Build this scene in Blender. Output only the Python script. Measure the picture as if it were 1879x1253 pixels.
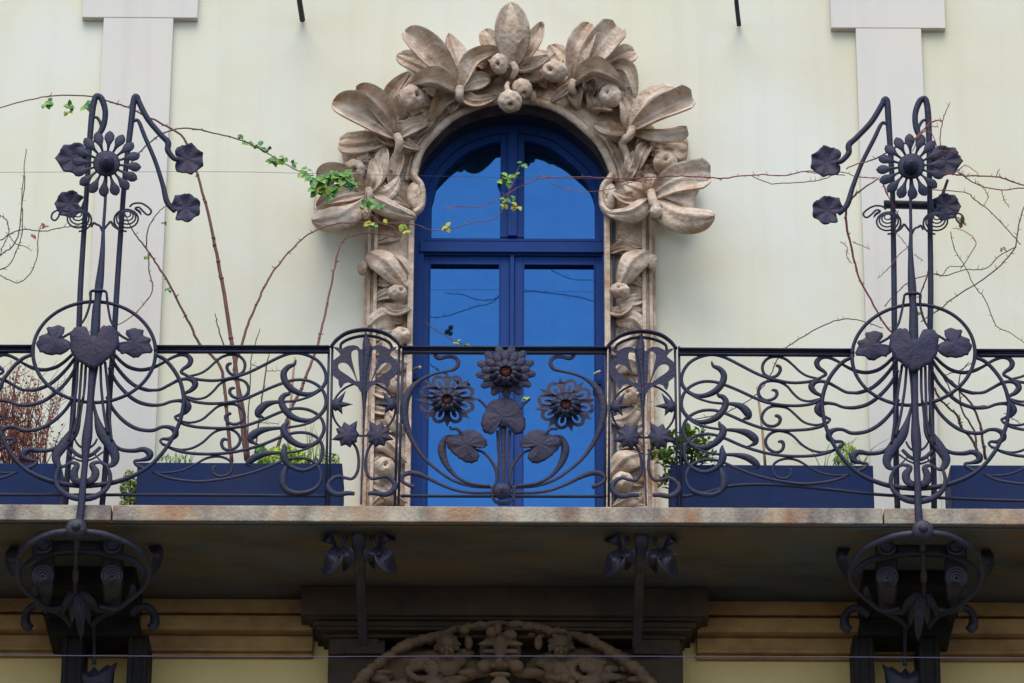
import bpy, math, random
from mathutils import Vector, Matrix
R = math.radians
random.seed(7)
scene = bpy.context.scene
for o in list(bpy.data.objects): bpy.data.objects.remove(o)
col = scene.collection

# ------------------------------------------------------------------ camera
F = 7900.0; TH = R(25.0); ROLL = 0.0044
CAM = Vector((0.0, -23.78, 1.6))
fw = Vector((0, math.cos(TH), math.sin(TH))); rt = Vector((1, 0, 0)); up = Vector((0, -math.sin(TH), math.cos(TH)))
cr = (rt + ROLL*up).normalized(); cu = (up - ROLL*rt).normalized()
cd = bpy.data.cameras.new('camera'); cam = bpy.data.objects.new('camera', cd); col.objects.link(cam)
cam.matrix_world = Matrix(((cr.x, cu.x, -fw.x, CAM.x), (cr.y, cu.y, -fw.y, CAM.y), (cr.z, cu.z, -fw.z, CAM.z), (0, 0, 0, 1)))
cd.sensor_width = 36.0; cd.lens = F/1879*36.0; cd.clip_start = 0.5; cd.clip_end = 2000
scene.camera = cam

# ------------------------------------------------------------------ light
SUN_EL, SUN_AZ = 60.0, 188.0     # degrees, azimuth from +Y clockwise
w = bpy.data.worlds.new('World'); scene.world = w; w.use_nodes = True
nt = w.node_tree; bg = nt.nodes['Background']
sky = nt.nodes.new('ShaderNodeTexSky'); sky.sky_type = 'NISHITA'; sky.sun_disc = False
sky.sun_elevation = R(SUN_EL); sky.sun_rotation = R(SUN_AZ); sky.air_density = 1.0; sky.dust_density = 1.6; sky.altitude = 100
nt.links.new(sky.outputs[0], bg.inputs[0]); bg.inputs[1].default_value = 0.12
sl = bpy.data.lights.new('sun', 'SUN'); sl.energy = 1.1; sl.angle = R(45); sl.color = (1.0, 0.95, 0.86)
so = bpy.data.objects.new('sun', sl); col.objects.link(so)
sd = Vector((math.sin(R(SUN_AZ))*math.cos(R(SUN_EL)), math.cos(R(SUN_AZ))*math.cos(R(SUN_EL)), math.sin(R(SUN_EL))))
so.rotation_euler = sd.to_track_quat('Z', 'Y').to_euler(); so.location = (0, -10, 30)
vs = scene.view_settings; scene.display_settings.display_device = 'sRGB'
vs.view_transform = 'Standard'; vs.look = 'None'; vs.gamma = 1; vs.use_curve_mapping = False; vs.exposure = 1.16

# ------------------------------------------------------------------ pixel -> world on the vertical plane Y
def P(x, y, Y=0.0):
    d = fw + cr*((x-939.5)/F) + cu*(-(y-626.5)/F)
    t = (Y-CAM.y)/d.y
    return CAM + d*t
def S(Y=0.0): return (Y-CAM.y)/F*1.0/math.cos(TH)*1.0     # metres per pixel, near enough
SLAB_Y = -1.28

# ------------------------------------------------------------------ materials
def mat(name, c, rough=0.8, metal=0.0, c2=None, scale=3.0, bump=0.0, bscale=40.0, stretch=(1, 1, 1), c3=None, scale3=0.7, fac3=0.5, detail=6, spec=0.4, lo=0.35, hi=0.65, streak=None, bdist=0.01):
    m = bpy.data.materials.new(name); m.use_nodes = True; n = m.node_tree; L = n.links.new
    b = n.nodes['Principled BSDF']; b.inputs['Roughness'].default_value = rough; b.inputs['Metallic'].default_value = metal
    b.inputs['Specular IOR Level'].default_value = spec
    tc = n.nodes.new('ShaderNodeTexCoord'); mp = n.nodes.new('ShaderNodeMapping'); mp.inputs['Scale'].default_value = stretch
    L(tc.outputs['Object'], mp.inputs[0])
    out = None
    def mixin(prev, colr, sc, lo_, hi_, fac, rot):
        nz = n.nodes.new('ShaderNodeTexNoise'); nz.inputs['Scale'].default_value = sc; nz.inputs['Detail'].default_value = detail
        nz.inputs['Roughness'].default_value = 0.62
        mp2 = n.nodes.new('ShaderNodeMapping'); mp2.inputs['Location'].default_value = (rot*3.1, rot, rot*1.7); L(mp.outputs[0], mp2.inputs[0]); L(mp2.outputs[0], nz.inputs[0])
        r = n.nodes.new('ShaderNodeMapRange'); r.inputs[1].default_value = lo_; r.inputs[2].default_value = hi_; r.inputs[4].default_value = fac
        L(nz.outputs[0], r.inputs[0])
        mx = n.nodes.new('ShaderNodeMix'); mx.data_type = 'RGBA'; L(r.outputs[0], mx.inputs[0])
        if prev is None: mx.inputs[6].default_value = (*c, 1)
        else: L(prev, mx.inputs[6])
        mx.inputs[7].default_value = (*colr, 1); return mx.outputs[2]
    if c2: out = mixin(out, c2, scale, lo, hi, 1.0, 0)
    if c3: out = mixin(out, c3, scale3, 0.45, 0.75, fac3, 5)
    if streak:
        mp.inputs['Scale'].default_value = stretch
        mp3 = n.nodes.new('ShaderNodeMapping'); mp3.inputs['Scale'].default_value = (5.0, 1, 0.22); L(tc.outputs['Object'], mp3.inputs[0])
        nz = n.nodes.new('ShaderNodeTexNoise'); nz.inputs['Scale'].default_value = 1.6; nz.inputs['Detail'].default_value = 5; L(mp3.outputs[0], nz.inputs[0])
        r = n.nodes.new('ShaderNodeMapRange'); r.inputs[1].default_value = 0.5; r.inputs[2].default_value = 0.78; r.inputs[4].default_value = streak[1]; L(nz.outputs[0], r.inputs[0])
        mx = n.nodes.new('ShaderNodeMix'); mx.data_type = 'RGBA'; L(r.outputs[0], mx.inputs[0]); L(out, mx.inputs[6]); mx.inputs[7].default_value = (*streak[0], 1); out = mx.outputs[2]
    if out is None: b.inputs['Base Color'].default_value = (*c, 1)
    else: L(out, b.inputs['Base Color'])
    if bump:
        nz = n.nodes.new('ShaderNodeTexNoise'); nz.inputs['Scale'].default_value = bscale; nz.inputs['Detail'].default_value = 5
        L(tc.outputs['Object'], nz.inputs[0]); bp = n.nodes.new('ShaderNodeBump'); bp.inputs['Strength'].default_value = bump; bp.inputs['Distance'].default_value = bdist
        L(nz.outputs[0], bp.inputs['Height']); L(bp.outputs[0], b.inputs['Normal'])
    return m
M = {}
M['stucco'] = mat('stucco_cream', (0.64, 0.615, 0.45), 0.92, c2=(0.655, 0.655, 0.565), scale=0.9, bump=0.10, bscale=22, c3=(0.57, 0.51, 0.36), scale3=0.45, fac3=0.6, spec=0.15, streak=((0.53, 0.49, 0.37), 0.28))
M['stucco_low'] = mat('stucco_ochre', (0.72, 0.58, 0.28), 0.92, c2=(0.62, 0.48, 0.22), scale=1.5, bump=0.25, bscale=60, spec=0.15)
M['pinkish'] = mat('stucco_pinkish', (0.625, 0.585, 0.505), 0.92, c2=(0.60, 0.58, 0.53), scale=1.4, bump=0.1, bscale=22, spec=0.15, streak=((0.5, 0.46, 0.42), 0.35))
M['stone'] = mat('carved_stone', (0.66, 0.545, 0.43), 0.92, c2=(0.42, 0.33, 0.255), scale=11, bump=1.0, bdist=0.013, bscale=34, c3=(0.30, 0.165, 0.085), scale3=6.5, fac3=1.0, spec=0.15)
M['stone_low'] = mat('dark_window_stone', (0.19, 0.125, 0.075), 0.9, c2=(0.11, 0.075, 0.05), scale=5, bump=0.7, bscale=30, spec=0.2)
M['hood'] = mat('shaded_hood_stone', (0.075, 0.052, 0.036), 0.9, c2=(0.045, 0.034, 0.028), scale=5, bump=0.7, bscale=30, spec=0.2)  # colour darkened to carry the low ambient light beneath the balcony
M['console'] = mat('console_near_black', (0.022, 0.018, 0.018), 0.8, c2=(0.012, 0.011, 0.013), scale=5, bump=0.6, bscale=30, spec=0.2)  # near-black brown for console blocks, legs and fillets
M['cornice'] = mat('cornice_stone', (0.42, 0.28, 0.12), 0.9, c2=(0.27, 0.16, 0.075), scale=4, bump=0.5, bscale=30, spec=0.2)
M['slab'] = mat('stained_slab_stone', (0.45, 0.40, 0.30), 0.85, c2=(0.15, 0.125, 0.115), scale=4.2, bump=0.7, bscale=50, stretch=(1.3, 1, 0.8), c3=(0.30, 0.13, 0.045), scale3=2.6, fac3=1.0, detail=9, spec=0.2)
M['soffit'] = mat('shaded_soffit_stain', (0.080, 0.100, 0.118), 0.9, c2=(0.13, 0.095, 0.06), scale=1.6, bump=0.5, bscale=18, stretch=(1, 2.5, 1), c3=(0.02, 0.02, 0.022), scale3=1.1, fac3=0.7, spec=0.15)  # shade under the slab put into the dark base; brown patches are stains
M['iron'] = mat('wrought_iron', (0.018, 0.024, 0.054), 0.6, 0.1, c2=(0.011, 0.016, 0.037), scale=9, bump=0.4, bscale=60, c3=(0.040, 0.026, 0.036), scale3=4, fac3=0.6, spec=0.3)
M['iron_warm'] = mat('wrought_iron_plate', (0.031, 0.030, 0.062), 0.65, 0.1, c2=(0.019, 0.021, 0.045), scale=10, bump=0.6, bscale=50, c3=(0.062, 0.033, 0.036), scale3=5, fac3=0.6, spec=0.3)
M['iron_dark'] = mat('bracket_iron', (0.030, 0.028, 0.046), 0.55, 0.2, c2=(0.016, 0.016, 0.028), scale=8, bump=0.5, bscale=40, spec=0.4)
M['rust'] = mat('rusty_seed_head', (0.28, 0.075, 0.055), 0.8, c2=(0.09, 0.04, 0.04), scale=30, bump=0.9, bscale=90)
M['blue'] = mat('blue_door_paint', (0.006, 0.046, 0.215), 0.6, spec=0.2, c2=(0.005, 0.037, 0.175), scale=5, bump=0.12, bscale=30, stretch=(1, 1, 0.3))
M['navy'] = mat('navy_planter_paint', (0.007, 0.022, 0.090), 0.7, spec=0.2, c2=(0.010, 0.030, 0.110), scale=4, bump=0.2, bscale=25, c3=(0.028, 0.034, 0.075), scale3=3, fac3=0.5)
M['reveal'] = mat('dark_reveal', (0.016, 0.018, 0.055), 0.7, c2=(0.012, 0.014, 0.04), scale=5)
M['soil'] = mat('soil', (0.05, 0.035, 0.025), 1, c2=(0.03, 0.02, 0.015), scale=20, bump=1)
M['cane'] = mat('reddish_cane', (0.20, 0.085, 0.065), 0.75, c2=(0.12, 0.06, 0.05), scale=14, bump=0.4)
M['cane_dry'] = mat('dry_brown_cane', (0.13, 0.085, 0.065), 0.8, c2=(0.09, 0.055, 0.05), scale=14, bump=0.4)
M['cane_red'] = mat('red_twig', (0.30, 0.085, 0.07), 0.75, c2=(0.12, 0.05, 0.05), scale=14)
M['stake'] = mat('bamboo_stake', (0.42, 0.28, 0.17), 0.7, c2=(0.33, 0.2, 0.12), scale=14)
M['leaf'] = mat('vine_leaf', (0.16, 0.30, 0.04), 0.55, c2=(0.05, 0.19, 0.05), scale=16, lo=0.45, hi=0.55)
M['leaf_yel'] = mat('yellow_leaf', (0.45, 0.36, 0.03), 0.6, c2=(0.2, 0.28, 0.03), scale=14)
M['leaf_dark'] = mat('shrub_leaf', (0.06, 0.16, 0.035), 0.5, c2=(0.28, 0.38, 0.05), scale=18, lo=0.45, hi=0.55)
M['leaf_red'] = mat('dry_red_leaf', (0.34, 0.13, 0.10), 0.7, c2=(0.18, 0.13, 0.06), scale=12, lo=0.45, hi=0.55)
M['shell'] = mat('cream_enamel', (0.55, 0.5, 0.36), 0.5)
M['wire'] = mat('blue_grey_wire', (0.025, 0.03, 0.08), 0.5)
M['setts'] = mat('street_setts', (0.07, 0.065, 0.06), 0.85, c2=(0.045, 0.042, 0.04), scale=6, bump=1, bscale=8)
def glass_mat():
    m = bpy.data.materials.new('blue_reflecting_glass'); m.use_nodes = True; n = m.node_tree; L = n.links.new
    b = n.nodes['Principled BSDF']; b.inputs['Roughness'].default_value = 0.03
    b.inputs['Base Color'].default_value = (0.024, 0.135, 0.33, 1); b.inputs['Metallic'].default_value = 1.0
    tc = n.nodes.new('ShaderNodeTexCoord')
    nd = n.nodes.new('ShaderNodeTexNoise'); nd.inputs['Scale'].default_value = 5; nd.inputs['Detail'].default_value = 9; nd.inputs['Roughness'].default_value = .75; L(tc.outputs['Object'], nd.inputs[0])
    mc_ = n.nodes.new('ShaderNodeMix'); mc_.data_type = 'RGBA'; L(nd.outputs[0], mc_.inputs[0]); mc_.inputs[6].default_value = (0.014, 0.10, 0.28, 1); mc_.inputs[7].default_value = (0.036, 0.165, 0.36, 1); L(mc_.outputs[2], b.inputs['Base Color'])
    nz = n.nodes.new('ShaderNodeTexNoise'); nz.inputs['Scale'].default_value = 2.2; nz.inputs['Detail'].default_value = 1
    L(tc.outputs['Object'], nz.inputs[0]); bp = n.nodes.new('ShaderNodeBump'); bp.inputs['Strength'].default_value = 0.16; bp.inputs['Distance'].default_value = 0.02
    L(nz.outputs[0], bp.inputs['Height']); L(bp.outputs[0], b.inputs['Normal'])
    d = n.nodes.new('ShaderNodeBsdfPrincipled'); d.inputs['Base Color'].default_value = (0.012, 0.03, 0.09, 1); d.inputs['Roughness'].default_value = 0.05
    mx = n.nodes.new('ShaderNodeMixShader'); mx.inputs[0].default_value = 0.72
    L(d.outputs[0], mx.inputs[1]); L(b.outputs[0], mx.inputs[2]); L(mx.outputs[0], n.nodes['Material Output'].inputs[0])
    return m
M['glass'] = glass_mat()

# ------------------------------------------------------------------ helpers
def tag(o, label=None, cat=None, group=None, kind=None):
    if label: o['label'] = label
    if cat: o['category'] = cat
    if group: o['group'] = group
    if kind: o['kind'] = kind
    return o
def empty(name, loc, label, cat, group=None):
    o = bpy.data.objects.new(name, None); col.objects.link(o); o.location = loc; o.empty_display_size = 0.1
    return tag(o, label, cat, group)
def T(ox, oy, s, pts):
    out = []
    for p in pts:
        out.append((ox+p[0]/s, oy+p[1]/s) + tuple(q/s for q in p[2:3]) + tuple(p[3:]))
    return out
def cr_open(pts, n):
    k = len(pts[0]); out = []
    for i in range(len(pts)-1):
        p0 = pts[max(i-1, 0)]; p1 = pts[i]; p2 = pts[i+1]; p3 = pts[min(i+2, len(pts)-1)]
        for j in range(n):
            t = j/n
            out.append(tuple(0.5*((2*p1[q]) + (-p0[q]+p2[q])*t + (2*p0[q]-5*p1[q]+4*p2[q]-p3[q])*t*t + (-p0[q]+3*p1[q]-3*p2[q]+p3[q])*t**3) for q in range(k)))
    out.append(tuple(pts[-1])); return out
def cr_closed(pts, n):
    N = len(pts); out = []
    for i in range(N):
        p0, p1, p2, p3 = pts[i-1], pts[i], pts[(i+1) % N], pts[(i+2) % N]
        for j in range(n):
            t = j/n
            out.append(tuple(0.5*((2*p1[q]) + (-p0[q]+p2[q])*t + (2*p0[q]-5*p1[q]+4*p2[q]-p3[q])*t*t + (-p0[q]+3*p1[q]-3*p2[q]+p3[q])*t**3) for q in range(2)))
    return out
ID = lambda x, y: (x, y)
class MB:
    def __init__(s): s.v = []; s.f = []
    def tubew(s, pts, rad, seg=8, flat=1.0, ref=Vector((0, 1, 0)), cap=True, wx=False):
        """pts: world Vectors, rad: metres per point"""
        n = len(pts); base = len(s.v)
        for i in range(n):
            t = (pts[min(i+1, n-1)]-pts[max(i-1, 0)])
            if t.length < 1e-9: t = Vector((0, 0, 1))
            t.normalize()
            rf = ref
            if abs(t.dot(rf)) > 0.95: rf = Vector((1, 0, 0))
            b = t.cross(rf).normalized(); nn = b.cross(t).normalized()
            if wx: b = Vector((1, 0, 0)); nn = b.cross(t).normalized()
            for k in range(seg):
                a = 2*math.pi*k/seg
                s.v.append(pts[i] + b*(math.cos(a)*rad[i]) + nn*(math.sin(a)*rad[i]*flat))
        for i in range(n-1):
            for k in range(seg):
                k2 = (k+1) % seg
                s.f.append((base+i*seg+k, base+i*seg+k2, base+(i+1)*seg+k2, base+(i+1)*seg+k))
        if cap:
            s.f.append(tuple(base+k for k in range(seg))[::-1]); s.f.append(tuple(base+(n-1)*seg+k for k in range(seg)))
    def tube(s, pts, r=None, Y=-1.22, m=ID, n=6, seg=8, flat=1.0, Y2=None, wx=False, grow=False):
        """pts px (x,y[,r[,Y]])"""
        q = []
        N = len(pts)
        for i, p in enumerate(pts):
            rr = p[2] if len(p) > 2 and p[2] is not None else r
            yy = p[3] if len(p) > 3 else (Y if Y2 is None else Y+(Y2-Y)*i/(N-1))
            if grow: rr = rr*1.13+max(0, rr-3.2)*.38
            x, y = m(p[0], p[1]); q.append((x, y, rr, yy))
        q = cr_open(q, n) if n > 1 else q
        s.tubew([P(a, b, d) for a, b, c, d in q], [max(c, 0.15)*S(d) for a, b, c, d in q], seg, flat, wx=wx)
    def blade(s, pts, hw, Ys, cup=0.0, rib=0.0, th=0.02, m=ID, ns=14, nu=8, prof=None, wave=0.0, wf=3.0, roll=0.0, vein=0.0):
        """leaf along px spine; hw = max half width px; cup>0: edges come toward the viewer; roll: edge curl of outer quarter"""
        k = len(pts)
        if len(Ys) != k: Ys = [Ys[0]+(Ys[-1]-Ys[0])*i/(k-1) for i in range(k)]
        q = [(*m(p[0], p[1]), Y) for p, Y in zip(pts, Ys)]
        sub = max(2, math.ceil(ns/(k-1))); q = cr_open(q, sub); n = len(q)
        prof = prof or (lambda t: math.sin(math.pi*min(1, t**0.8*0.985+0.012))**0.75)
        W = [P(*a) for a in q]; b0 = len(s.v); ph = random.random()*6
        rows = []
        for i in range(n):
            t = i/(n-1); tan = (W[min(i+1, n-1)]-W[max(i-1, 0)]).normalized()
            sd_ = tan.cross(Vector((0, 1, 0))).normalized(); h = hw*prof(t)*S(q[i][2])
            for u in range(nu+1):
                v = 2*u/nu-1
                d = cup*v*v*(h/(hw*S(q[i][2])+1e-9)) + rib*math.exp(-(v/0.16)**2)*(1-t*0.7) - rib*0.35*math.exp(-((abs(v)-0.4)/0.15)**2) + roll*max(0, abs(v)-0.6)**1.5*2.5
                d += vein*math.sin(15*v+1.5*math.sin(5*t))*(1-abs(v))*1.2*(1-t*.5)
                d += wave*math.sin(wf*6.28*t+ph+(1.2 if v > 0 else 0))*v*v
                s.v.append(W[i]+sd_*(h*v)-Vector((0, 1, 0))*d)
        m1 = (n)*(nu+1)
        for i in range(n):
            for u in range(nu+1):
                v = 2*u/nu-1
                s.v.append(s.v[b0+i*(nu+1)+u]+Vector((0, 1, 0))*th*(1.0-0.6*v*v))
        for i in range(n-1):
            for u in range(nu):
                a = b0+i*(nu+1)+u
                s.f.append((a, a+1, a+nu+2, a+nu+1)); s.f.append((a+m1, a+m1+nu+1, a+m1+nu+2, a+m1+1))
            for u in (0, nu):
                a = b0+i*(nu+1)+u; s.f.append((a, a+nu+1, a+nu+1+m1, a+m1) if u == 0 else (a, a+m1, a+m1+nu+1, a+nu+1))
        for i in (0, n-1):
            for u in range(nu):
                a = b0+i*(nu+1)+u; s.f.append((a, a+m1, a+m1+1, a+1) if i == 0 else (a, a+1, a+m1+1, a+m1))
    def pad(s, c, outl, Y=-1.2, dome=0.02, ruf=0.0, rk=7, th=0.006, m=ID, smooth=4, rings=6, vein=0.0, tilt=0.0, rag=0.0):
        o = cr_closed(outl, smooth) if smooth > 1 else outl
        if rag:
            rr_ = random.Random(len(o)+int(c[0])); ph_ = rr_.uniform(0, 6)
            o = [(c[0]+(p[0]-c[0])*k_, c[1]+(p[1]-c[1])*k_) for p, k_ in ((p, 1+rag*(math.sin(i*1.9+ph_)+.6*math.sin(i*3.1)+rr_.uniform(-.6, .6))) for i, p in enumerate(o))]
        N = len(o); b0 = len(s.v); cx, cy = c
        for side in (0, 1):
            for r_ in range(rings+1):
                t = r_/rings
                for i in range(N):
                    a = 2*math.pi*i/N
                    x, y = m(cx+(o[i][0]-cx)*t, cy+(o[i][1]-cy)*t)
                    d = dome*(1-t*t) + ruf*t*t*math.sin(rk*a) + vein*math.cos(rk*2*a)*t*(1-t)*4
                    d += tilt*(y-cy)
                    s.v.append(P(x, y, Y-d+side*th))
        n1 = (rings+1)*N
        for r_ in range(rings):
            for i in range(N):
                a = b0+r_*N+i; b = b0+r_*N+(i+1) % N
                s.f.append((a, b, b+N, a+N)); s.f.append((a+n1, a+N+n1, b+N+n1, b+n1))
        for i in range(N):
            a = b0+rings*N+i; b = b0+rings*N+(i+1) % N
            s.f.append((a, b, b+n1, a+n1))
    def plate(s, outl, holes, Y=-1.2, th=.01, bev=.0, m=ID, dome=None):
        cu_ = bpy.data.curves.new('tmp', 'CURVE'); cu_.dimensions = '2D'; cu_.fill_mode = 'BOTH'; cu_.extrude = 0.5
        for pl in [outl]+list(holes):
            sp = cu_.splines.new('POLY'); sp.points.add(len(pl)-1)
            for i, p in enumerate(pl): sp.points[i].co = (p[0], p[1], 0, 1)
            sp.use_cyclic_u = True
        o = bpy.data.objects.new('tmp', cu_); me = o.to_mesh(); b0 = len(s.v)
        for v in me.vertices:
            x, y = m(v.co.x, v.co.y); s.v.append(P(x, y, Y+(th if v.co.z < 0 else 0)-(dome(v.co.x, v.co.y) if dome else 0)))
        for p in me.polygons: s.f.append(tuple(b0+i for i in p.vertices))
        o.to_mesh_clear(); bpy.data.objects.remove(o); bpy.data.curves.remove(cu_)
    def ell(s, c, rad, ax=None, dim=0.0, dw=0.35, nu=20, nv=12, lump=0.0):
        """ellipsoid at world c, radii rad (x,y,z); ax: direction of a dimple of depth dim"""
        b0 = len(s.v); ax = (ax or Vector((0, -1, 0))).normalized()
        tx = ax.orthogonal().normalized(); ty = ax.cross(tx)
        for j in range(nv+1):
            p = math.pi*j/nv
            for i in range(nu):
                a = 2*math.pi*i/nu
                d = ax*math.cos(p)+tx*(math.sin(p)*math.cos(a))+ty*(math.sin(p)*math.sin(a))
                k = 1-dim*math.exp(-(p/dw)**2)*(1+0.25*math.cos(5*a)) + lump*math.sin(7*d.x+3)*math.sin(8*d.z+1)
                s.v.append(c+Vector((d.x*rad[0], d.y*rad[1], d.z*rad[2]))*k)
        for j in range(nv):
            for i in range(nu):
                a = b0+j*nu+i; b = b0+j*nu+(i+1) % nu
                s.f.append((a, a+nu, b+nu, b))
    def box(s, x0, x1, y0, y1, z0, z1):
        b = len(s.v)
        for x in (x0, x1):
            for y in (y0, y1):
                for z in (z0, z1): s.v.append(Vector((x, y, z)))
        for f in ((0, 1, 3, 2), (4, 6, 7, 5), (0, 4, 5, 1), (2, 3, 7, 6), (0, 2, 6, 4), (1, 5, 7, 3)): s.f.append(tuple(b+i for i in f))
    def build(s, name, m, parent=None, smooth=True, bevel=0.0, ang=None):
        me = bpy.data.meshes.new(name); me.from_pydata([tuple(v) for v in s.v], [], s.f); me.validate(); me.update()
        o = bpy.data.objects.new(name, me); col.objects.link(o); me.materials.append(m)
        if parent is not None:
            root = parent; o.parent = parent
            o.matrix_parent_inverse = Matrix.Translation(-wl(parent))
        if smooth:
            for p in me.polygons: p.use_smooth = True
        if bevel:
            b = o.modifiers.new('bevel', 'BEVEL'); b.width = bevel; b.segments = 2; b.limit_method = 'ANGLE'
        return o
def wl(o):
    """world location of a parent: only roots carry an offset"""
    v = Vector(o.location)
    return v if o.parent is None else v+wl(o.parent)+o.matrix_parent_inverse.translation
def recenter(o): pass
X = lambda px, py, Y=0.0: P(px, py, Y).x
Z = lambda py, Y=0.0: P(940, py, Y).z
ZT = Z(929, SLAB_Y); ZB = Z(959, SLAB_Y)

# ================================================================== setting
g = MB(); g.box(-60, 60, -80, 0.2, -0.3, 0.0); tag(g.build('street_ground', M['setts'], smooth=False), kind='structure')

# ================================================================== building
B = empty('apartment_building', (0, 0.3, 0), 'cream stucco apartment building with tall blue door under a carved stone leaf arch', 'building')
# door opening px (arch curve), on the wall
ARCH = [(761, 330), (764, 318), (775, 280), (801, 247), (835, 217), (878, 198), (912, 190), (938, 188), (983, 191), (1028, 207), (1070, 239), (1098, 268), (1116, 303), (1122, 322), (1123, 332)]
YF = -0.16          # face of the stone surround
YD = 0.16           # door plane
arch_w = [P(x, y, YF) for x, y in ARCH]
def arch_at(Y, grow=0.0):
    c = Vector((sum((arch_w[0].x, arch_w[-1].x))/2, 0, arch_w[0].z)); out = []
    for p in cr_open([tuple(a) for a in arch_w], 4):
        p = Vector(p); d = Vector((p.x-c.x, 0, p.z-c.z)); l = d.length
        d.normalize(); out.append(Vector((c.x, Y, c.z))+d*(l+grow))
    return out
xl, xr = arch_w[0].x, arch_w[-1].x; zs = arch_w[0].z
def wall():
    b = MB(); top = 17.0; zc = ZB-0.32
    a = arch_at(0.0, 0.02); bk = arch_at(0.35, 0.02)
    v = b.v
    def quad(p): i = len(v); v.extend(p); b.f.append((i, i+1, i+2, i+3))
    x0 = a[0].x; x1 = a[-1].x
    quad([Vector((-9, 0, 0)), Vector((9, 0, 0)), Vector((9, 0, ZT-.05)), Vector((-9, 0, ZT-.05))])
    quad([Vector((-9, 0, ZT-.05)), Vector((x0, 0, ZT-.05)), Vector((x0, 0, a[0].z)), Vector((-9, 0, a[0].z))])
    quad([Vector((x1, 0, ZT-.05)), Vector((9, 0, ZT-.05)), Vector((9, 0, a[-1].z)), Vector((x1, 0, a[-1].z))])
    quad([Vector((-9, 0, a[0].z)), a[0], Vector((a[0].x, 0, top)), Vector((-9, 0, top))])
    quad([a[-1], Vector((9, 0, a[-1].z)), Vector((9, 0, top)), Vector((a[-1].x, 0, top))])
    for i in range(len(a)-1):
        quad([a[i], a[i+1], Vector((a[i+1].x, 0, top)), Vector((a[i].x, 0, top))])
        quad([a[i], bk[i], bk[i+1], a[i+1]])
    quad([Vector((x0, 0, ZT-.05)), Vector((x0, .35, ZT-.05)), bk[0], a[0]])
    quad([Vector((x1, .35, ZT-.05)), Vector((x1, 0, ZT-.05)), a[-1], bk[-1]])
    quad([Vector((-9, 0, 0)), Vector((-9, 0, top)), Vector((-9, .5, top)), Vector((-9, .5, 0))])
    quad([Vector((9, .5, 0)), Vector((9, .5, top)), Vector((9, 0, top)), Vector((9, 0, 0))])
    return b.build('wall', M['stucco'], B, smooth=False)
wall()
b = MB(); b.box(-9, 9, -0.012, -0.002, 0, ZB-0.002); b.build('lower_wall', M['stucco_low'], B, smooth=False)
# pilasters with T heads
for a, bb, c, d, yy in ((190, 318, 150, 362, 38), (1570, 1690, 1525, 1735, 46)):
    Yp = -0.045
    x0, x1 = X(a, yy, Yp), X(bb, yy, Yp); x2, x3 = X(c, yy, Yp), X(d, yy, Yp); zc = Z(yy, Yp) - (0.0044*((a+bb)/2-940))*S(Yp)
    b = MB(); b.box(x0, x1, Yp, 0.01, ZT-0.02, zc+0.002); b.box(x2, x3, Yp-0.003, 0.01, zc, 17); b.build('pilaster', M['pinkish'], B, smooth=False, bevel=0.004)
# balcony slab in three stones
J1, J2 = X(205, 945, SLAB_Y), X(1621, 945, SLAB_Y)
for x0, x1 in ((-9, J1-.005), (J1+.005, J2-.005), (J2+.005, 9)):
    b = MB(); b.box(x0, x1, SLAB_Y, -0.001, ZB+0.004, ZT); o = b.build('balcony_slab', M['slab'], B, smooth=False, bevel=0.006)
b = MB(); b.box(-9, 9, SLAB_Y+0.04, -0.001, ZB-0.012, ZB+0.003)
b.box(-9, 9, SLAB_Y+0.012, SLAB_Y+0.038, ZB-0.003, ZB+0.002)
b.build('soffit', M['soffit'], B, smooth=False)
# wall cornice below the slab
def hbox(b, px0, px1, py0, py1, Y, Yb=0.0):
    """box whose front face (plane Y) spans these pixels"""
    pm = (px0+px1)/2
    zt = P(pm, py0, Y).z; zb = P(pm, py1, Y).z
    b.box(P(px0, py1, Y).x, P(px1, py1, Y).x, Y, Yb, zb, zt)
for x0, x1 in ((-9, X(575, 1150, -.1)), (X(1278, 1150, -.1), 9)):
    b = MB()
    z = [Z(v, -.08) for v in (1100, 1132, 1140, 1166, 1172, 1190, 1196, 1204)]
    b.box(x0, x1, -0.13, -0.012, z[1], ZB-0.013); b.box(x0, x1, -0.10, -0.012, z[2], z[1]-.001); b.box(x0, x1, -0.16, -0.012, z[3], z[2]-.001)
    b.box(x0, x1, -0.07, -0.012, z[5], z[3]-.001); b.box(x0, x1, -0.09, -0.012, z[6], z[5]-.001); b.box(x0, x1, -0.05, -0.012, z[7], z[6]-.001)
    b.build('cornice', M['cornice'], B, smooth=False, bevel=0.008)

# ---- window hood underneath
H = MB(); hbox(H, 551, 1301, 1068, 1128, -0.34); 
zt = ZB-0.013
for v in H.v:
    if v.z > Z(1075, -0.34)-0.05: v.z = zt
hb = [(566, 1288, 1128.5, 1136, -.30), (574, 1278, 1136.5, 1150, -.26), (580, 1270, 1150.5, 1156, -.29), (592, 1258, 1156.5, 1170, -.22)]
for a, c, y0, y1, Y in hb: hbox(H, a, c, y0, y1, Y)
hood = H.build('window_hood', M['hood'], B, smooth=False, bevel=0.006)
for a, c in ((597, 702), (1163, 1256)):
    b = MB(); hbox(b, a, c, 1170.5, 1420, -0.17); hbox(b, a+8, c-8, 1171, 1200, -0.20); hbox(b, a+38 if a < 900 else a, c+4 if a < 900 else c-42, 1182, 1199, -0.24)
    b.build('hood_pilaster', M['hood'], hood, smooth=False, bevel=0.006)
b = MB(); hbox(b, 704, 1162, 1171, 1420, -0.05); b.build('hood_panel', M['hood'], hood, smooth=False)
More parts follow.
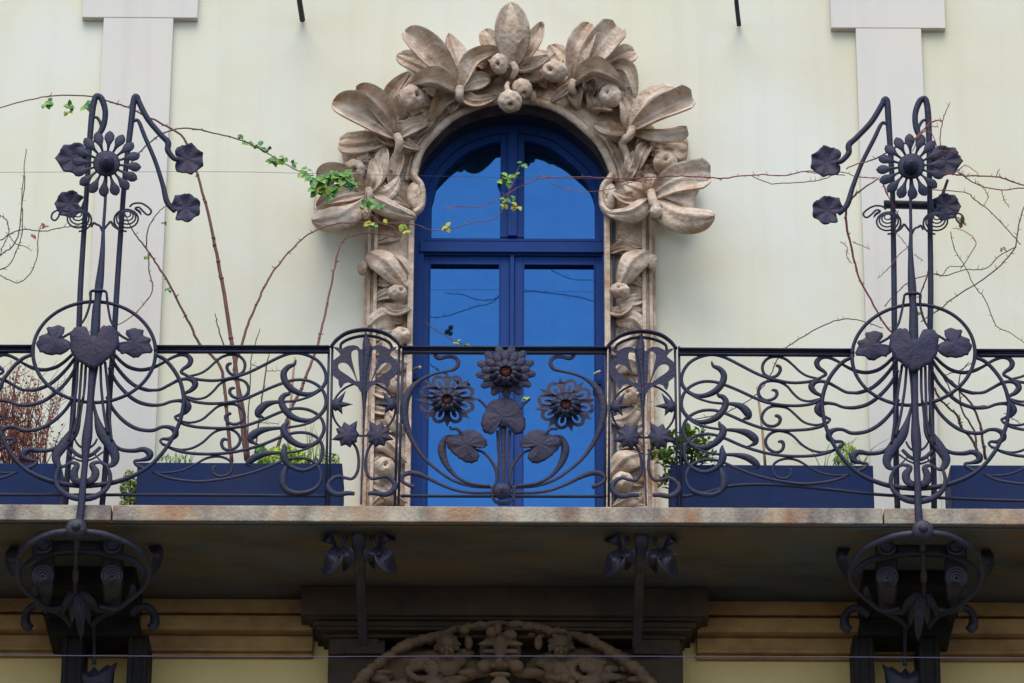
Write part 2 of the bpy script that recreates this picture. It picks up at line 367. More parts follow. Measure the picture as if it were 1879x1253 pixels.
def relief(name, items, parent, m, vox=0.006):
    b = MB()
    for x, y, Y, rx, ry, rz in items:
        c = P(x, y, Y); k = S(Y); b.ell(c, (rx*k, ry*k, rz*k), nu=14, nv=9)
    o = b.build(name, m, parent); r = o.modifiers.new('remesh', 'REMESH'); r.mode = 'VOXEL'; r.voxel_size = vox; r.use_smooth_shade = True
    s_ = o.modifiers.new('smooth', 'SMOOTH'); s_.iterations = 3
    return o
it = []; ra_ = random.Random(9)
for x, y, r_ in cr_open([(625,1300,10),(655,1256,10),(700,1212,10),(760,1178,10),(800,1167,9),(850,1154,9),(905,1146,9),(960,1148,9),(1010,1157,9),(1060,1167,9),(1100,1182,10),(1135,1205,10),(1170,1230,10),(1195,1258,10),(1230,1300,10)], 7):
    it.append((x+ra_.uniform(-2, 2), y+ra_.uniform(-2.5, 2.5), -.24-ra_.uniform(0, .03), r_*ra_.uniform(.75, 1.3), r_*1.3, r_*ra_.uniform(.7, 1.05)))
    if ra_.random() < .35: it.append((x+ra_.uniform(-8, 8), y+ra_.uniform(2, 14), -.22, ra_.uniform(5, 10), 9, ra_.uniform(4, 8)))
relief('hood_arch_moulding', it, hood, M['stone_low'])
def cherub(cx, cy, sgn):
    it = [(cx, cy+4, -.26, 17, 20, 20), (cx+2*sgn, cy+20, -.28, 11, 12, 10), (cx, cy+9, -.35, 3.5, 6, 6), (cx-7, cy+12, -.33, 5, 6, 6), (cx+7, cy+12, -.33, 5, 6, 6), (cx, cy+18, -.345, 5, 4, 2.2), (cx-7, cy-1, -.318, 6, 4, 2), (cx+7, cy-1, -.318, 6, 4, 2), (cx-7, cy+4, -.318, 2.5, 3, 2), (cx+7, cy+4, -.318, 2.5, 3, 2), (cx, cy+24, -.32, 5, 5, 3.5)]
    rnd = random.Random(cx)
    for i in range(46):
        a = rnd.uniform(-0.5, math.pi+0.5); r_ = rnd.uniform(16, 23)
        it.append((cx-math.cos(a)*r_, cy-math.sin(a)*r_*0.95+3, -.22-rnd.uniform(0, .05), 4, 5, 4))
    it += [(cx-18, cy+30, -.2, 16, 12, 13), (cx+18, cy+30, -.2, 16, 12, 13), (cx, cy+44, -.2, 26, 16, 22)]
    return relief('cherub_head', it, hood, M['stone_low'], .0045)
cherub(820, 1180, 1); cherub(1030, 1180, -1)
it = [(918, 1195, -.24, 38, 22, 36), (918, 1188, -.34, 12, 12, 24), (916, 1216, -.40, 9, 12, 9), (906, 1221, -.38, 6, 8, 5), (927, 1221, -.38, 6, 8, 5), (896, 1196, -.33, 12, 8, 5), (940, 1196, -.33, 12, 8, 5), (893, 1182, -.34, 16, 8, 5), (944, 1182, -.34, 16, 8, 5),
      (890, 1222, -.32, 15, 12, 12), (946, 1222, -.32, 15, 12, 12), (918, 1238, -.34, 20, 10, 5), (918, 1256, -.32, 18, 14, 12), (905, 1160, -.3, 14, 10, 12), (935, 1165, -.3, 14, 10, 10), (914, 1152, -.33, 7, 10, 14), (860, 1180, -.22, 8, 8, 14), (850, 1165, -.22, 10, 8, 5), (988, 1180, -.22, 8, 8, 14), (995, 1165, -.22, 10, 8, 5), (870, 1235, -.24, 30, 14, 9), (970, 1235, -.24, 30, 14, 9)]
relief('grotesque_mask', it, hood, M['stone_low'])
rnd = random.Random(4)
for sx in (-1, 1):
    it = []
    for i in range(60):
        t = i/59; x = 925+sx*(70+t*175); y = 1200+t*t*50+rnd.uniform(-4, 55)
        it.append((x, y, -.14-rnd.uniform(0, .1), rnd.uniform(7, 20), 9, rnd.uniform(5, 13)))
    for i in range(14):
        a = i/13*5.5; it.append((925+sx*(150+math.cos(a)*26), 1228+math.sin(a)*18, -.24, 7, 8, 7))
    it.append((925+sx*150, 1226, -.12, 110, 20, 40))
    relief('carved_scrollwork', it, hood, M['stone_low'])
# ---- door
D = MB()
inner = arch_at(YD, -0.002)
def arch_band(b, g0, g1, Ya, Yb, zlow):
    """frame following the arch between offsets g0 (outer) and g1 (inner), from Ya (front) to Yb, down to zlow"""
    o_ = arch_at(0, g0); i_ = arch_at(0, g1)
    o_ = [Vector((o_[0].x, 0, zlow))]+o_+[Vector((o_[-1].x, 0, zlow))]
    i_ = [Vector((i_[0].x, 0, zlow))]+i_+[Vector((i_[-1].x, 0, zlow))]
    n = len(o_); base = len(b.v)
    for p, q in zip(o_, i_):
        for Y in (Ya, Yb):
            b.v.append(Vector((p.x, Y, p.z))); b.v.append(Vector((q.x, Y, q.z)))
    for i in range(n-1):
        a = base+i*4; c = a+4
        b.f += [(a, c, c+1, a+1), (a+1, c+1, c+3, a+3), (a, a+2, c+2, c), (a+2, a+3, c+3, c+2)]
zd = ZT-0.03
arch_band(D, 0.015, -0.055, YD-0.03, YD+0.10, zd)
door = D.build('door', M['blue'], B, smooth=False)
b = MB(); arch_band(b, -0.050, -0.100, YD-0.005, YD+0.08, Z(441, YD)); b.build('arch_sash', M['blue'], door, smooth=False)
b = MB(); hbox(b, 770, 1112, 443, 462, YD-0.045, YD+0.08); hbox(b, 768, 1112, 462.5, 468, YD-0.02, YD+0.08)
hbox(b, 776, 1104, 437, 442.6, YD-0.015, YD+0.08); b.build('transom', M['blue'], door, smooth=False, bevel=0.003)
b = MB()
zt_ = Z(215, YD)
b.box(X(918, 350, YD), X(962, 350, YD), YD-0.01, YD+0.05, Z(436.5, YD), Z(188, YD))
b.box(X(932, 350, YD), X(949, 350, YD), YD-0.034, YD-0.0105, Z(436.5, YD), Z(212, YD))
b.build('upper_mullion', M['blue'], door, smooth=False, bevel=0.003)
for x0, x1, xs in ((765, 935, (787, 917)), (943.5, 1112, (960, 1092))):
    zt_ = Z(470, YD); b = MB(); Y0 = YD+0.0
    xa, xb = X(x0, 600, YD), X(x1, 600, YD); p0, p1 = X(xs[0], 600, YD), X(xs[1], 600, YD); zp = Z(484, YD)
    b.box(xa, p0, Y0, YD+0.05, zd, zt_); b.box(p1, xb, Y0, YD+0.05, zd, zt_); b.box(p0, p1, Y0, YD+0.05, zp, zt_)
    leaf_ = b.build('door_leaf', M['blue'], door, smooth=False, bevel=0.003)
    b = MB()
    for q0, q1 in ((p0, p0+.006), (p1-.006, p1)): b.box(q0, q1, Y0-0.006, Y0+.03, zd, zp)
    b.box(p0+.0065, p1-.0065, Y0-0.006, Y0+.03, zp-.006, zp); b.build('glazing_bead', M['blue'], door, smooth=False)
b = MB(); b.box(X(935.5, 600, YD), X(943, 600, YD), YD-0.02, YD+0.04, zd, Z(470, YD)); b.build('meeting_stile', M['blue'], door, smooth=False)
for x0, x1, y0, y1 in ((786, 918, 483, 1300), (959, 1093, 483, 1300), (772, 919, 200, 443), (961, 1112, 200, 443)):
    b = MB(); xa, xb = X(x0, 600, YD), X(x1, 600, YD); z0 = zd if y1 > 1000 else Z(y1, YD)
    b.box(xa, xb, YD+0.03, YD+0.036, z0, Z(y0, YD)); b.build('pane', M['glass'], door, smooth=False)
for (x0, y0, x1, y1) in ((759, 678, 771, 674), (1091, 686, 1101, 682)):
    b = MB(); b.tube([(x0, y0, 2.5), ((x0+x1)/2, (y0+y1)/2-.5, 2.8), (x1, y1, 3.2)], Y=YD-0.07, Y2=YD-0.12); b.build('door_catch', M['shell'], door)
    b = MB(); b.box(X(x0-2, y0, .1), X(x1+2, y0, .1), YD-0.06, YD-0.03, Z(y0+18, .1), Z(y0+8, .1)); b.build('hinge_block', M['blue'], door, smooth=False, bevel=.004)
b = MB(); b.box(-1.2, 1.2, YD+0.12, YD+0.16, ZT-.1, Z(160, YD)); b.build('door_back', M['reveal'], door, smooth=False)
# recess lining
b = MB(); arch_band(b, 0.018, 0.0, -0.145, YD-0.031, ZT-.02); b.build('reveal_lining', M['reveal'], door, smooth=False)

# ---- carved surround
G = MB()
# backing band
def closedplate(b, outl, Y0, Y1):
    n = len(outl); base = len(b.v)
    for Y in (Y0, Y1):
        for x, y in outl: p = P(x, y, Y0); b.v.append(Vector((p.x, Y, p.z)))
    for i in range(n): j = (i+1) % n; b.f.append((base+i, base+n+i, base+n+j, base+j))
    return base, n
ain = arch_at(0, 0.0)
cxm, czm = (xl+xr)/2, zs
n = len(ain)
outer_px = [(645, 400), (638, 330), (650, 265), (690, 210), (722, 175), (762, 128), (805, 110), (870, 98), (938, 80), (1005, 92), (1070, 105), (1115, 118), (1150, 170), (1185, 215), (1225, 262), (1240, 330), (1225, 400)]
outer = [P(x, y, -0.10) for x, y in outer_px]
oc = cr_open([(p.x, p.z) for p in outer], 8)
def orad(th):
    best = min(oc, key=lambda q: abs(((math.atan2(q[1]-czm, q[0]-cxm)-th+math.pi) % (2*math.pi))-math.pi)); return math.hypot(best[0]-cxm, best[1]-czm)
base = len(G.v)
for p in ain:
    th = math.atan2(p.z-czm, p.x-cxm); r1 = orad(th); r0 = math.hypot(p.x-cxm, p.z-czm)
    for Y, f in ((0.0, 0), (YF+.01, 0), (YF+.01, .25), (-0.10, 0.45), (-0.09, 1), (0.0, 1)):
        r_ = r0+(r1-r0)*f; G.v.append(Vector((cxm+math.cos(th)*r_, Y, czm+math.sin(th)*r_)))
for i in range(n-1):
    for k in range(5):
        a = base+i*6+k; G.f.append((a, a+6, a+7, a+1))
sur = G.build('door_surround', M['stone'], B, smooth=False)
# arch edge bead
b = MB(); pts = arch_at(YF-0.005, 0.014); b.tubew(pts, [0.026]*len(pts), 10); pts = arch_at(YF+.01, 0.055); b.tubew(pts, [0.014]*len(pts), 8); b.build('arch_bead', M['stone'], sur)
# jambs
for sgn, (e_in, e_out) in ((-1, (759, 668)), (1, (1109, 1204))):
    xi, xo = X(e_in, 480, YF), X(e_out, 480, YF); zt_ = Z(385, YF)
    lo, hi = min(xi, xo), max(xi, xo); b = MB(); k = .012/1
    w_ = hi-lo
    prof = [(0.0, -.02), (.0, YF+.0), (.11, YF-.004), (.12, YF+.045), (.72, YF+.045), (.73, YF+.01), (.80, YF+.01), (.81, YF+.06), (.86, YF+.06), (.87, YF+.04), (.93, YF+.04), (.94, YF+.09), (1.0, YF+.09), (1.0, 0)]
    z0 = ZT-.01; base = len(b.v)
    for t, Y in prof:
        x = xi+(xo-xi)*t
        b.v += [Vector((x, Y, z0)), Vector((x, Y, zt_))]
    for i in range(len(prof)-1): b.f.append((base+2*i, base+2*i+2, base+2*i+3, base+2*i+1))
    b.f.append(tuple(base+2*i+1 for i in range(len(prof))))
    b.build('jamb', M['stone'], sur, smooth=False, bevel=.003)
def sleaf(pts, hw, Ys, cup=0.04, rib=0.018, th=0.05, prof=None, roll=0.0, wave=0.009):
    b = MB(); b.blade(pts, hw, Ys, cup=cup, rib=rib, th=th, ns=20, nu=18, prof=prof, roll=roll, wave=wave, wf=1.3, vein=.0035)
    return b.build('carved_leaf', M['stone'], sur)
rnd_tip = lambda t: math.sin(math.pi*min(1, t**1.25*0.97+0.02))**0.6
blunt = lambda t: (0.25+0.75*math.sin(math.pi*0.5*min(1, t*1.6)))*(1 if t < .86 else max(0.15, 1-(t-.86)*3.4))
# (points px, half width, Y list, cup, profile, roll)
LV = [
 # left upper node 728,251
 ([(728,251),(668,215),(610,187)], 27, [-.22,-.36,-.40], .09, rnd_tip, 0),
 ([(728,250),(700,200),(652,164)], 21, [-.22,-.32,-.34], .05, rnd_tip, .03),
 ([(726,253),(670,262),(622,262)], 20, [-.16,-.20,-.16], .02, blunt, 0),
 ([(728,252),(756,232),(786,226)], 14, [-.22,-.27,-.24], .03, None, 0),
 ([(728,254),(750,266),(772,272)], 9, [-.2,-.24,-.2], .02, None, 0),
 ([(690,345),(700,300),(706,268)], 13, [-.2,-.25,-.2], .03, None, 0),
 ([(716,340),(728,300),(738,268)], 12, [-.18,-.22,-.18], .03, None, 0),
 # left lower node 676,353
 ([(676,353),(710,350),(733,322)], 15, [-.22,-.28,-.24], -.03, None, 0),
 ([(676,353),(688,325),(686,290)], 14, [-.24,-.30,-.27], .04, None, 0),
 ([(676,353),(655,338),(632,325)], 12, [-.22,-.27,-.22], .03, None, 0),
 ([(676,353),(630,330),(580,322)], 21, [-.2,-.30,-.32], .05, rnd_tip, .03),
 ([(676,353),(622,362),(580,378)], 16, [-.24,-.34,-.30], .04, None, .02),
 ([(674,358),(632,388),(572,403)], 23, [-.26,-.44,-.50], -.06, rnd_tip, 0),
 ([(676,355),(705,372),(764,397)], 17, [-.24,-.31,-.24], -.04, None, .0),
 ([(690,358),(725,362),(752,380)], 11, [-.2,-.24,-.2], .03, None, .0),
 # round the left fruit
 ([(740,225),(716,180),(753,130)], 13, [-.16,-.25,-.27], .05, None, 0),
 ([(742,245),(775,228),(800,200)], 16, [-.16,-.2,-.18], .02, None, 0),
 # node 842,167
 ([(842,166),(793,105),(742,58)], 25, [-.24,-.36,-.36], .10, rnd_tip, 0),
 ([(842,166),(840,110),(824,60)], 23, [-.25,-.33,-.30], -.03, None, 0),
 ([(840,168),(780,125),(728,100)], 19, [-.18,-.22,-.20], .03, rnd_tip, 0),
 ([(842,166),(868,112),(918,92)], 15, [-.24,-.30,-.30], .05, None, .02),
 ([(842,168),(870,150),(899,144)], 15, [-.24,-.28,-.25], -.02, rnd_tip, .05),
 ([(842,170),(870,186),(912,176)], 12, [-.22,-.25,-.2], .02, None, 0),
 ([(842,168),(798,150),(752,154)], 17, [-.26,-.38,-.34], .10, None, 0),
 ([(842,170),(812,185),(790,225)], 15, [-.22,-.25,-.2], .04, None, 0),
 ([(842,172),(832,192),(826,208)], 10, [-.2,-.22,-.2], .02, None, 0),
 # top node 944,123
 ([(944,123),(940,66),(937,3)], 30, [-.27,-.38,-.40], .07, lambda t: math.sin(math.pi*min(1,t**.95*.99+.01))**.8, 0),
 ([(946,123),(975,85),(996,44)], 16, [-.26,-.34,-.30], .05, None, .03),
 ([(940,122),(905,88),(888,54)], 17, [-.2,-.24,-.22], .03, rnd_tip, 0),
 ([(946,124),(975,122),(1006,102)], 13, [-.26,-.30,-.28], .05, None, 0),
 ([(1035,150),(1030,112),(1010,82)], 18, [-.18,-.2,-.18], .03, rnd_tip, 0),
 ([(946,126),(975,142),(1005,138)], 12, [-.22,-.25,-.2], .04, None, 0),
 # node 1052,153
 ([(1052,153),(1062,95),(1082,42)], 22, [-.25,-.34,-.32], .06, rnd_tip, 0),
 ([(1052,153),(1095,95),(1136,50)], 25, [-.24,-.33,-.34], .05, blunt, .02),
 ([(1054,154),(1118,115),(1166,96)], 18, [-.18,-.22,-.20], .03, blunt, 0),
 ([(1052,152),(1090,130),(1140,150)], 15, [-.26,-.40,-.40], .10, None, 0),
 ([(1120,118),(1155,132),(1168,180)], 11, [-.2,-.28,-.24], .05, None, 0),
 ([(1050,156),(1030,172),(1010,184)], 9, [-.22,-.26,-.2], .03, None, 0),
 ([(1052,158),(1055,178),(1062,198)], 14, [-.2,-.22,-.18], .05, None, 0),
 ([(1150,245),(1118,243),(1088,228)], 13, [-.22,-.27,-.24], .05, None, .02),
 ([(1150,235),(1152,200),(1138,165)], 14, [-.18,-.22,-.2], .03, None, 0),
 # right upper node 1159,236
 ([(1159,236),(1192,184),(1240,166)], 25, [-.22,-.30,-.30], -.03, blunt, 0),
 ([(1159,236),(1215,205),(1272,182)], 22, [-.26,-.40,-.44], .08, blunt, 0),
 ([(1160,240),(1210,246),(1262,238)], 13, [-.22,-.34,-.34], -.03, blunt, .02),
 ([(1170,250),(1215,262),(1262,272)], 24, [-.14,-.18,-.15], .0, blunt, 0),
 ([(1190,262),(1178,285),(1166,316)], 12, [-.2,-.27,-.2], .05, None, 0),
 ([(1150,330),(1160,300),(1166,275)], 12, [-.18,-.22,-.18], .03, None, 0),
 # right lower node 1195,360
 ([(1195,360),(1240,332),(1304,322)], 27, [-.26,-.38,-.44], .05, blunt, 0),
 ([(1196,362),(1245,392),(1312,396)], 25, [-.27,-.44,-.50], -.06, rnd_tip, 0),
 ([(1195,360),(1170,345),(1144,335)], 16, [-.22,-.27,-.22], -.03, None, 0),
 ([(1193,362),(1160,385),(1113,390)], 16, [-.24,-.31,-.24], -.04, None, 0),
 ([(1190,362),(1150,365),(1126,352)], 12, [-.2,-.25,-.2], .03, None, 0),
 ([(1195,360),(1192,335),(1200,318)], 12, [-.24,-.28,-.24], .03, None, 0),
 # left jamb
 ([(676,462),(708,480),(748,528)], 21, [-.16,-.26,-.20], -.04, None, 0),
 ([(705,462),(735,480),(757,512)], 13, [-.13,-.18,-.15], -.02, None, 0),
 ([(700,560),(728,572),(758,560)], 10, [-.13,-.19,-.15], .03, None, 0),
 ([(676,600),(706,578),(740,590)], 18, [-.13,-.18,-.14], -.02, None, 0),
 ([(755,650),(725,640),(700,600)], 17, [-.14,-.20,-.15], -.02, None, 0),
 ([(690,690),(722,660),(754,670)], 17, [-.13,-.2,-.15], -.03, None, 0),
 ([(680,800),(712,812),(748,850)], 15, [-.13,-.22,-.16], -.03, None, 0),
 ([(700,880),(720,905),(752,925)], 14, [-.13,-.2,-.15], -.03, None, 0),
 ([(748,790),(725,770),(705,740)], 14, [-.13,-.19,-.15], -.03, None, 0),
 # right jamb
 ([(1190,460),(1160,478),(1136,524)], 21, [-.16,-.26,-.20], -.04, None, 0),
 ([(1118,462),(1145,454),(1172,462)], 9, [-.13,-.19,-.15], .03, None, 0),
 ([(1118,568),(1140,572),(1164,548)], 10, [-.13,-.19,-.15], .03, None, 0),
 ([(1182,610),(1160,585),(1128,592)], 17, [-.13,-.18,-.14], -.02, None, 0),
 ([(1116,640),(1140,630),(1176,600)], 15, [-.13,-.18,-.14], -.02, None, 0),
 ([(1190,680),(1150,660),(1120,690)], 17, [-.13,-.2,-.15], -.03, None, 0),
 ([(1176,832),(1145,842),(1116,876)], 20, [-.14,-.26,-.18], -.04, None, 0),
 ([(1178,905),(1150,915),(1122,930)], 13, [-.13,-.2,-.15], -.03, None, 0),
 ([(1172,740),(1150,765),(1120,770)], 14, [-.13,-.19,-.15], -.03, None, 0),
]
for pts, hw, Ys, cup, pf, rl in LV: sleaf(pts, hw*1.13, Ys, cup, prof=pf, roll=rl)
rf = random.Random(12); ac = P(938, 335, -.12)
for i in range(64):
    th = math.radians(-6+192*((i*.618) % 1)); rr_ = 1+.28*((i*.37) % 1)*(1 if abs(th-1.57) > .75 else .45); x0 = 940-math.cos(th)*205*rr_; y0 = 335-math.sin(th)*180*rr_
    da = rf.uniform(-1.0, 1.0); L_ = rf.uniform(36, 52); a_ = math.atan2(-math.sin(th), -math.cos(th))+da
    x1, y1 = x0+math.cos(a_)*L_, y0+math.sin(a_)*L_
    sleaf([(x0, y0), ((x0+x1)/2+rf.uniform(-5, 5), (y0+y1)/2+rf.uniform(-4, 4)), (x1, y1)], rf.uniform(11, 16), [-.13, -.20, -.15], rf.uniform(-.03, .05), prof=rf.choice([None, rnd_tip]), roll=rf.choice([0, .03]))
for sx in (-1, 1):
    for i, y in enumerate(range(440, 930, 34)):
        xc = (712 if sx < 0 else 1158)-(y-440)*.02*(1 if sx < 0 else -.3); d = rf.choice((-1, 1))
        sleaf([(xc+d*24, y+rf.uniform(-8, 8)), (xc, y+rf.uniform(-10, 10)), (xc-d*26, y+rf.uniform(-6, 18))], rf.uniform(9, 14), [-.115, -.155, -.12], rf.uniform(-.02, .03), wave=.004)
# fruits: x,y, rx, rz px, Y, dimple dir
FR = [(757,180,24,25,-.34,(.6,-1,-.1)), (916,117,17,20,-.34,(-.2,-1,-.5)), (1018,131,25,20,-.36,(-.55,-1,-.25)), (936,186,23,21,-.38,(.0,-1,-1.1)), (958,163,20,19,-.28,(.3,-.6,-1)), (977,176,8,12,-.22,(0,-1,-1)),
      (1120,176,21,22,-.36,(-.45,-1,.05)), (651,313,21,21,-.27,(.05,-1,-.35)), (1221,299,23,22,-.28,(.0,-1,0)),
      (729,537,19,14,-.22,(.6,-1,.1)), (1137,533,19,14,-.22,(-.2,-1,.2)), (665,492,10,14,-.16,(0,-1,0)), (1197,481,11,15,-.17,(0,-1,.3)),
      (706,858,19,19,-.2,(.1,-1,0)), (1143,884,20,18,-.22,(0,-1,.1)), (1151,726,18,16,-.2,(0,-1,.2)), (728,705,17,16,-.2,(0,-1,.2)), (736,616,19,16,-.17,(.3,-1,.5)), (1204,388,12,12,-.38,(.3,-1,.5)), (671,391,10,11,-.34,(0,-1,-.5))]
for x, y, rx, rz, Y, dr in FR:
    b = MB(); k = S(Y); b.ell(P(x, y, Y), (rx*k, min(rx, rz)*k, rz*k*1.05), Vector(dr), 0.72 if rx > 12 else .15, 0.2, nu=28, nv=30, lump=.05)
    b.build('carved_fruit', M['stone'], sur)
for x, pts in ((762, [(757,318,6),(764,330,7),(773,340,6),(777,360,5),(773,380,6),(760,392,7)]), (1116, [(1123,320,6),(1116,332,7),(1107,342,6),(1103,362,5),(1107,382,6),(1120,394,7)])):
    b = MB(); k = S(YF); b.tube([(p[0], p[1], p[2], YF-.03) for p in pts], seg=10, flat=1.6); b.ell(P(x, 361, YF+.0), (17*k, 18*k, 31*k), Vector((.35 if x < 900 else -.35, -1, -.2)), 0.3, .5, nu=24, nv=24, lump=.04); b.build('volute', M['stone'], sur)
# low carved ground between the leaves
for ol, Y in (([(628,262),(660,258),(722,262),(745,300),(748,345),(700,350),(655,345),(634,310)], -.10), ([(584,325),(612,318),(650,335),(700,330),(750,330),(760,392),(705,392),(660,385),(612,402),(580,395),(577,360)], -.13),
              ([(1165,250),(1215,256),(1258,250),(1260,290),(1240,320),(1190,330),(1150,330),(1135,295)], -.10), ([(1122,330),(1200,335),(1250,322),(1288,332),(1275,365),(1268,395),(1205,388),(1130,392),(1118,362)], -.13),
              ([(752,120),(790,108),(820,120),(838,150),(820,185),(780,205),(748,200),(740,160)], -.11), ([(1065,120),(1110,108),(1140,120),(1160,160),(1158,205),(1115,205),(1075,185),(1058,150)], -.11), ([(900,100),(940,88),(990,95),(1015,120),(1005,160),(950,175),(900,160),(880,130)], -.11)):
    c = (sum(p[0] for p in ol)/len(ol), sum(p[1] for p in ol)/len(ol)); b = MB(); b.pad(c, ol, Y=Y, dome=.035, ruf=.018, rk=4, th=.08, vein=.012, smooth=5, rings=9); b.build('carved_ground', M['stone'], sur)
for pts in ([(728,248,8,-.30),(733,262,8,-.30),(728,285,7,-.24),(718,315,6,-.2)], [(844,160,8,-.3),(842,175,9,-.3),(846,186,6,-.26)], [(940,115,6,-.33),(946,128,7,-.32),(940,142,5,-.28)], [(932,152,4,-.3),(930,160,5,-.32),(934,172,5,-.34)],
            [(1052,148,7,-.3),(1048,160,8,-.3),(1053,170,6,-.26)], [(1160,234,8,-.3),(1156,248,8,-.3),(1142,262,8,-.26),(1150,285,7,-.22),(1157,318,6,-.2)], [(676,346,7,-.3),(677,358,8,-.3),(672,380,7,-.28)], [(1195,352,8,-.3),(1198,368,9,-.34),(1206,382,9,-.36)]):
    b = MB(); b.tube(pts, seg=10); b.build('carved_stem', M['stone'], sur)

# ================================================================== iron standards
def ml(x, y): return (338.7-.14*(y-677.6)-x, y)
def mR(x, y):
    t = min(1, max(0, (x-250)/300)); k = .053*(1-t)+.005*t
    return (1849+k*(650-y)-x, y+5-2*t)
def comp(f, g_): return lambda x, y: f(*g_(x, y))
YR = -1.225
C1 = lambda p: T(0, 150, 3.1325, p)
C2 = lambda p: T(0, 530, 2.982, p)
def flowerpx(cx, cy, R_, ratio, n, a0, hw, prof, Y, dY, m, r0=0.42, th=0.008):
    b = MB()
    for i in range(n):
        a = a0+2*math.pi*i/n; c, s_ = math.cos(a), math.sin(a)
        pts = [(cx+c*R_*r0, cy+s_*R_*r0*ratio), (cx+c*R_*(r0+1)/2, cy+s_*R_*(r0+1)/2*ratio), (cx+c*R_, cy+s_*R_*ratio)]
        b.blade(pts, hw, [Y, Y-dY, Y-dY*.4], cup=-.006, rib=.003, th=th, m=m, ns=8, nu=6, prof=prof)
    return b
petal = lambda t: 0.22+0.78*math.exp(-((t-.68)/.25)**2) if t < .68 else max(.02, math.cos((t-.68)/.32*math.pi/2)**.8)
def wavy(cx, cy, rx, ry, seed, n=14, amp=.09, notch=None):
    rn = random.Random(seed); out = []
    for i in range(n):
        a = 2*math.pi*i/n; k = 1+amp*(1 if i % 2 else -1)*rn.uniform(.3, 1)
        if notch is not None and abs(((a-notch+math.pi) % (2*math.pi))-math.pi) < math.pi/n: k *= .62
        out.append((cx+math.cos(a)*rx*k, cy+math.sin(a)*ry*k))
    return out
def standard(label, m, right=False):
    base = P(*m(150, 925), YR); root = empty('iron_standard', base, label, 'iron standard', 'flowering iron standards on the balcony rail')
    I, W_ = M['iron'], M['iron_warm']
    def tb(name, pts, r=None, Y=YR, **k):
        b = MB(); b.tube(pts, r, Y, m=m, grow=True, **k); return b.build(name, I, root)
    YP = -1.17
    lowL = C2([(440,0,13),(430,250,13),(410,500,13),(395,750,13),(370,1000,13),(358,1192,13)])
    lowR = C2([(640,0,13),(625,250,13),(605,500,13),(590,750,13),(575,1000,13),(558,1192,13)])
    polL = lowL[::-1]+C1([(480,900,13),(500,600,13),(515,350,14),(530,180,15),(545,100,15),(560,82,15),(585,100,15),(605,170,14),(596,250,14),(565,310,14),(550,345,13)])
    polR = lowR[::-1]+C1([(695,850,13),(715,580,13),(740,350,14),(758,200,15),(770,100,15),(785,86,15),(800,120,14),(850,215,14),(925,305,14),(965,348,15),(965,395,14),(1000,440,13),(1030,450,12)])
    tb('pole', polL, Y=YP); tb('pole', polR, Y=YP)
    tb('arm', C1([(535,205,8),(560,208,8),(582,250,9),(572,290,10),(560,330,9)]), Y=YP)
    tb('arm', C1([(765,228,9),(795,225,10),(830,310,11),(890,450,11),(935,590,12),(960,690,14),(1005,745,12)]), Y=YP)
    # spine
    sp = C1([(612,480,8),(607,640,8),(603,720,8),(594,850,9),(590,960,12),(580,1080,16),(570,1170,19),(562,1253,16)])+C2([(528,110,18),(520,250,20),(507,400,16),(496,560,14),(488,690,16),(478,800,21),(470,865,19),(466,950,14),(455,1060,15),(445,1190,16),(430,1300,16)])
    tb('spine', sp, Y=-1.30, flat=.55)
    tb('collar', C1([(520,1245,5),(518,1215,6),(530,1202,8),(565,1200,10),(600,1203,8),(612,1215,6),(615,1245,5)]), Y=-1.31)
    tb('collar_strand', C2([(497,20,6),(492,80,6),(470,150,6),(440,200,5)]), Y=-1.29); tb('collar_strand', C2([(583,20,6),(590,90,6),(605,170,6),(622,205,5)]), Y=-1.29)
    # ring
    b = MB(); pts = [(173+112.7*math.cos(a), 646+92.5*math.sin(a)) for a in [2*math.pi*i/40 for i in range(41)]]
    b.tube(pts, 3.5, -1.27, m=m, n=2); b.build('ring', I, root)
    # big sunflower
    f = flowerpx(195.5, 300, 64, .95, 16, .1, 9.8, petal, -1.30, .02, m, r0=.36)
    b = f; b.pad((195.5, 300), [(195.5+25*math.cos(a), 300+24*math.sin(a)) for a in [2*math.pi*i/16 for i in range(16)]], Y=-1.31, dome=.015, m=m, smooth=2)
    fl = b.build('sunflower', I, root)
    b = MB(); b.ell(P(*m(196, 299), -1.35), (.048, .045, .046), Vector((0, -1, 0)), -.12, .3); b.build('flower_hub', I, fl)
    # lily pads
    for i, (cx, cy, rx, ry, nt_) in enumerate(((345, 292, 29, 28, 3.1), (340, 381, 28, 26, 2.9), (137, 290, 33, 28, .0), (128, 374, 27, 25, .2))):
        b = MB(); b.pad((cx, cy), wavy(cx, cy, rx, ry, 10+i, notch=nt_), Y=-1.17, dome=-.016, ruf=.009, rk=7, th=.008, m=m, vein=.001, smooth=3, rag=.02)
        b.build('lily_pad', W_, root)
    tb('arm', C1([(515,420,12),(490,430,11),(460,435,10)]), Y=YP); tb('arm', C1([(490,690,12),(470,730,11),(440,720,10)]), Y=YP)
    # coils
    def coil(cx, cy, tail, sx=1):
        pts = []; turns = 4.6; N = 90
        for i in range(N+1):
            t = i/N; a = math.pi*.5+sx*t*turns*2*math.pi; rr = 24.5*(1-t*.86)
            pts.append((cx+math.cos(a)*rr, cy-t*13+math.sin(a)*rr*.84, 1.9-.6*t, -1.20-.10*t))
        b = MB(); b.tube(pts, m=m, n=1, seg=6); b.tube(tail, 1.8, -1.20, m=m, seg=6); return b.build('wire_coil', I, root)
    coil(232.5, 404, C1([(745,718,6),(768,700,6),(810,698,6),(848,718,6),(870,745,6),(852,765,6),(828,750,6),(800,722,6),(778,728,7),(800,745,8),(812,765,3)]))
    coil(144.5, 404, C1([(430,745,6),(395,740,6),(350,745,6),(335,778,6),(315,797,6),(296,782,6),(305,752,6),(345,735,6),(385,745,7),(405,770,5)]), -1)
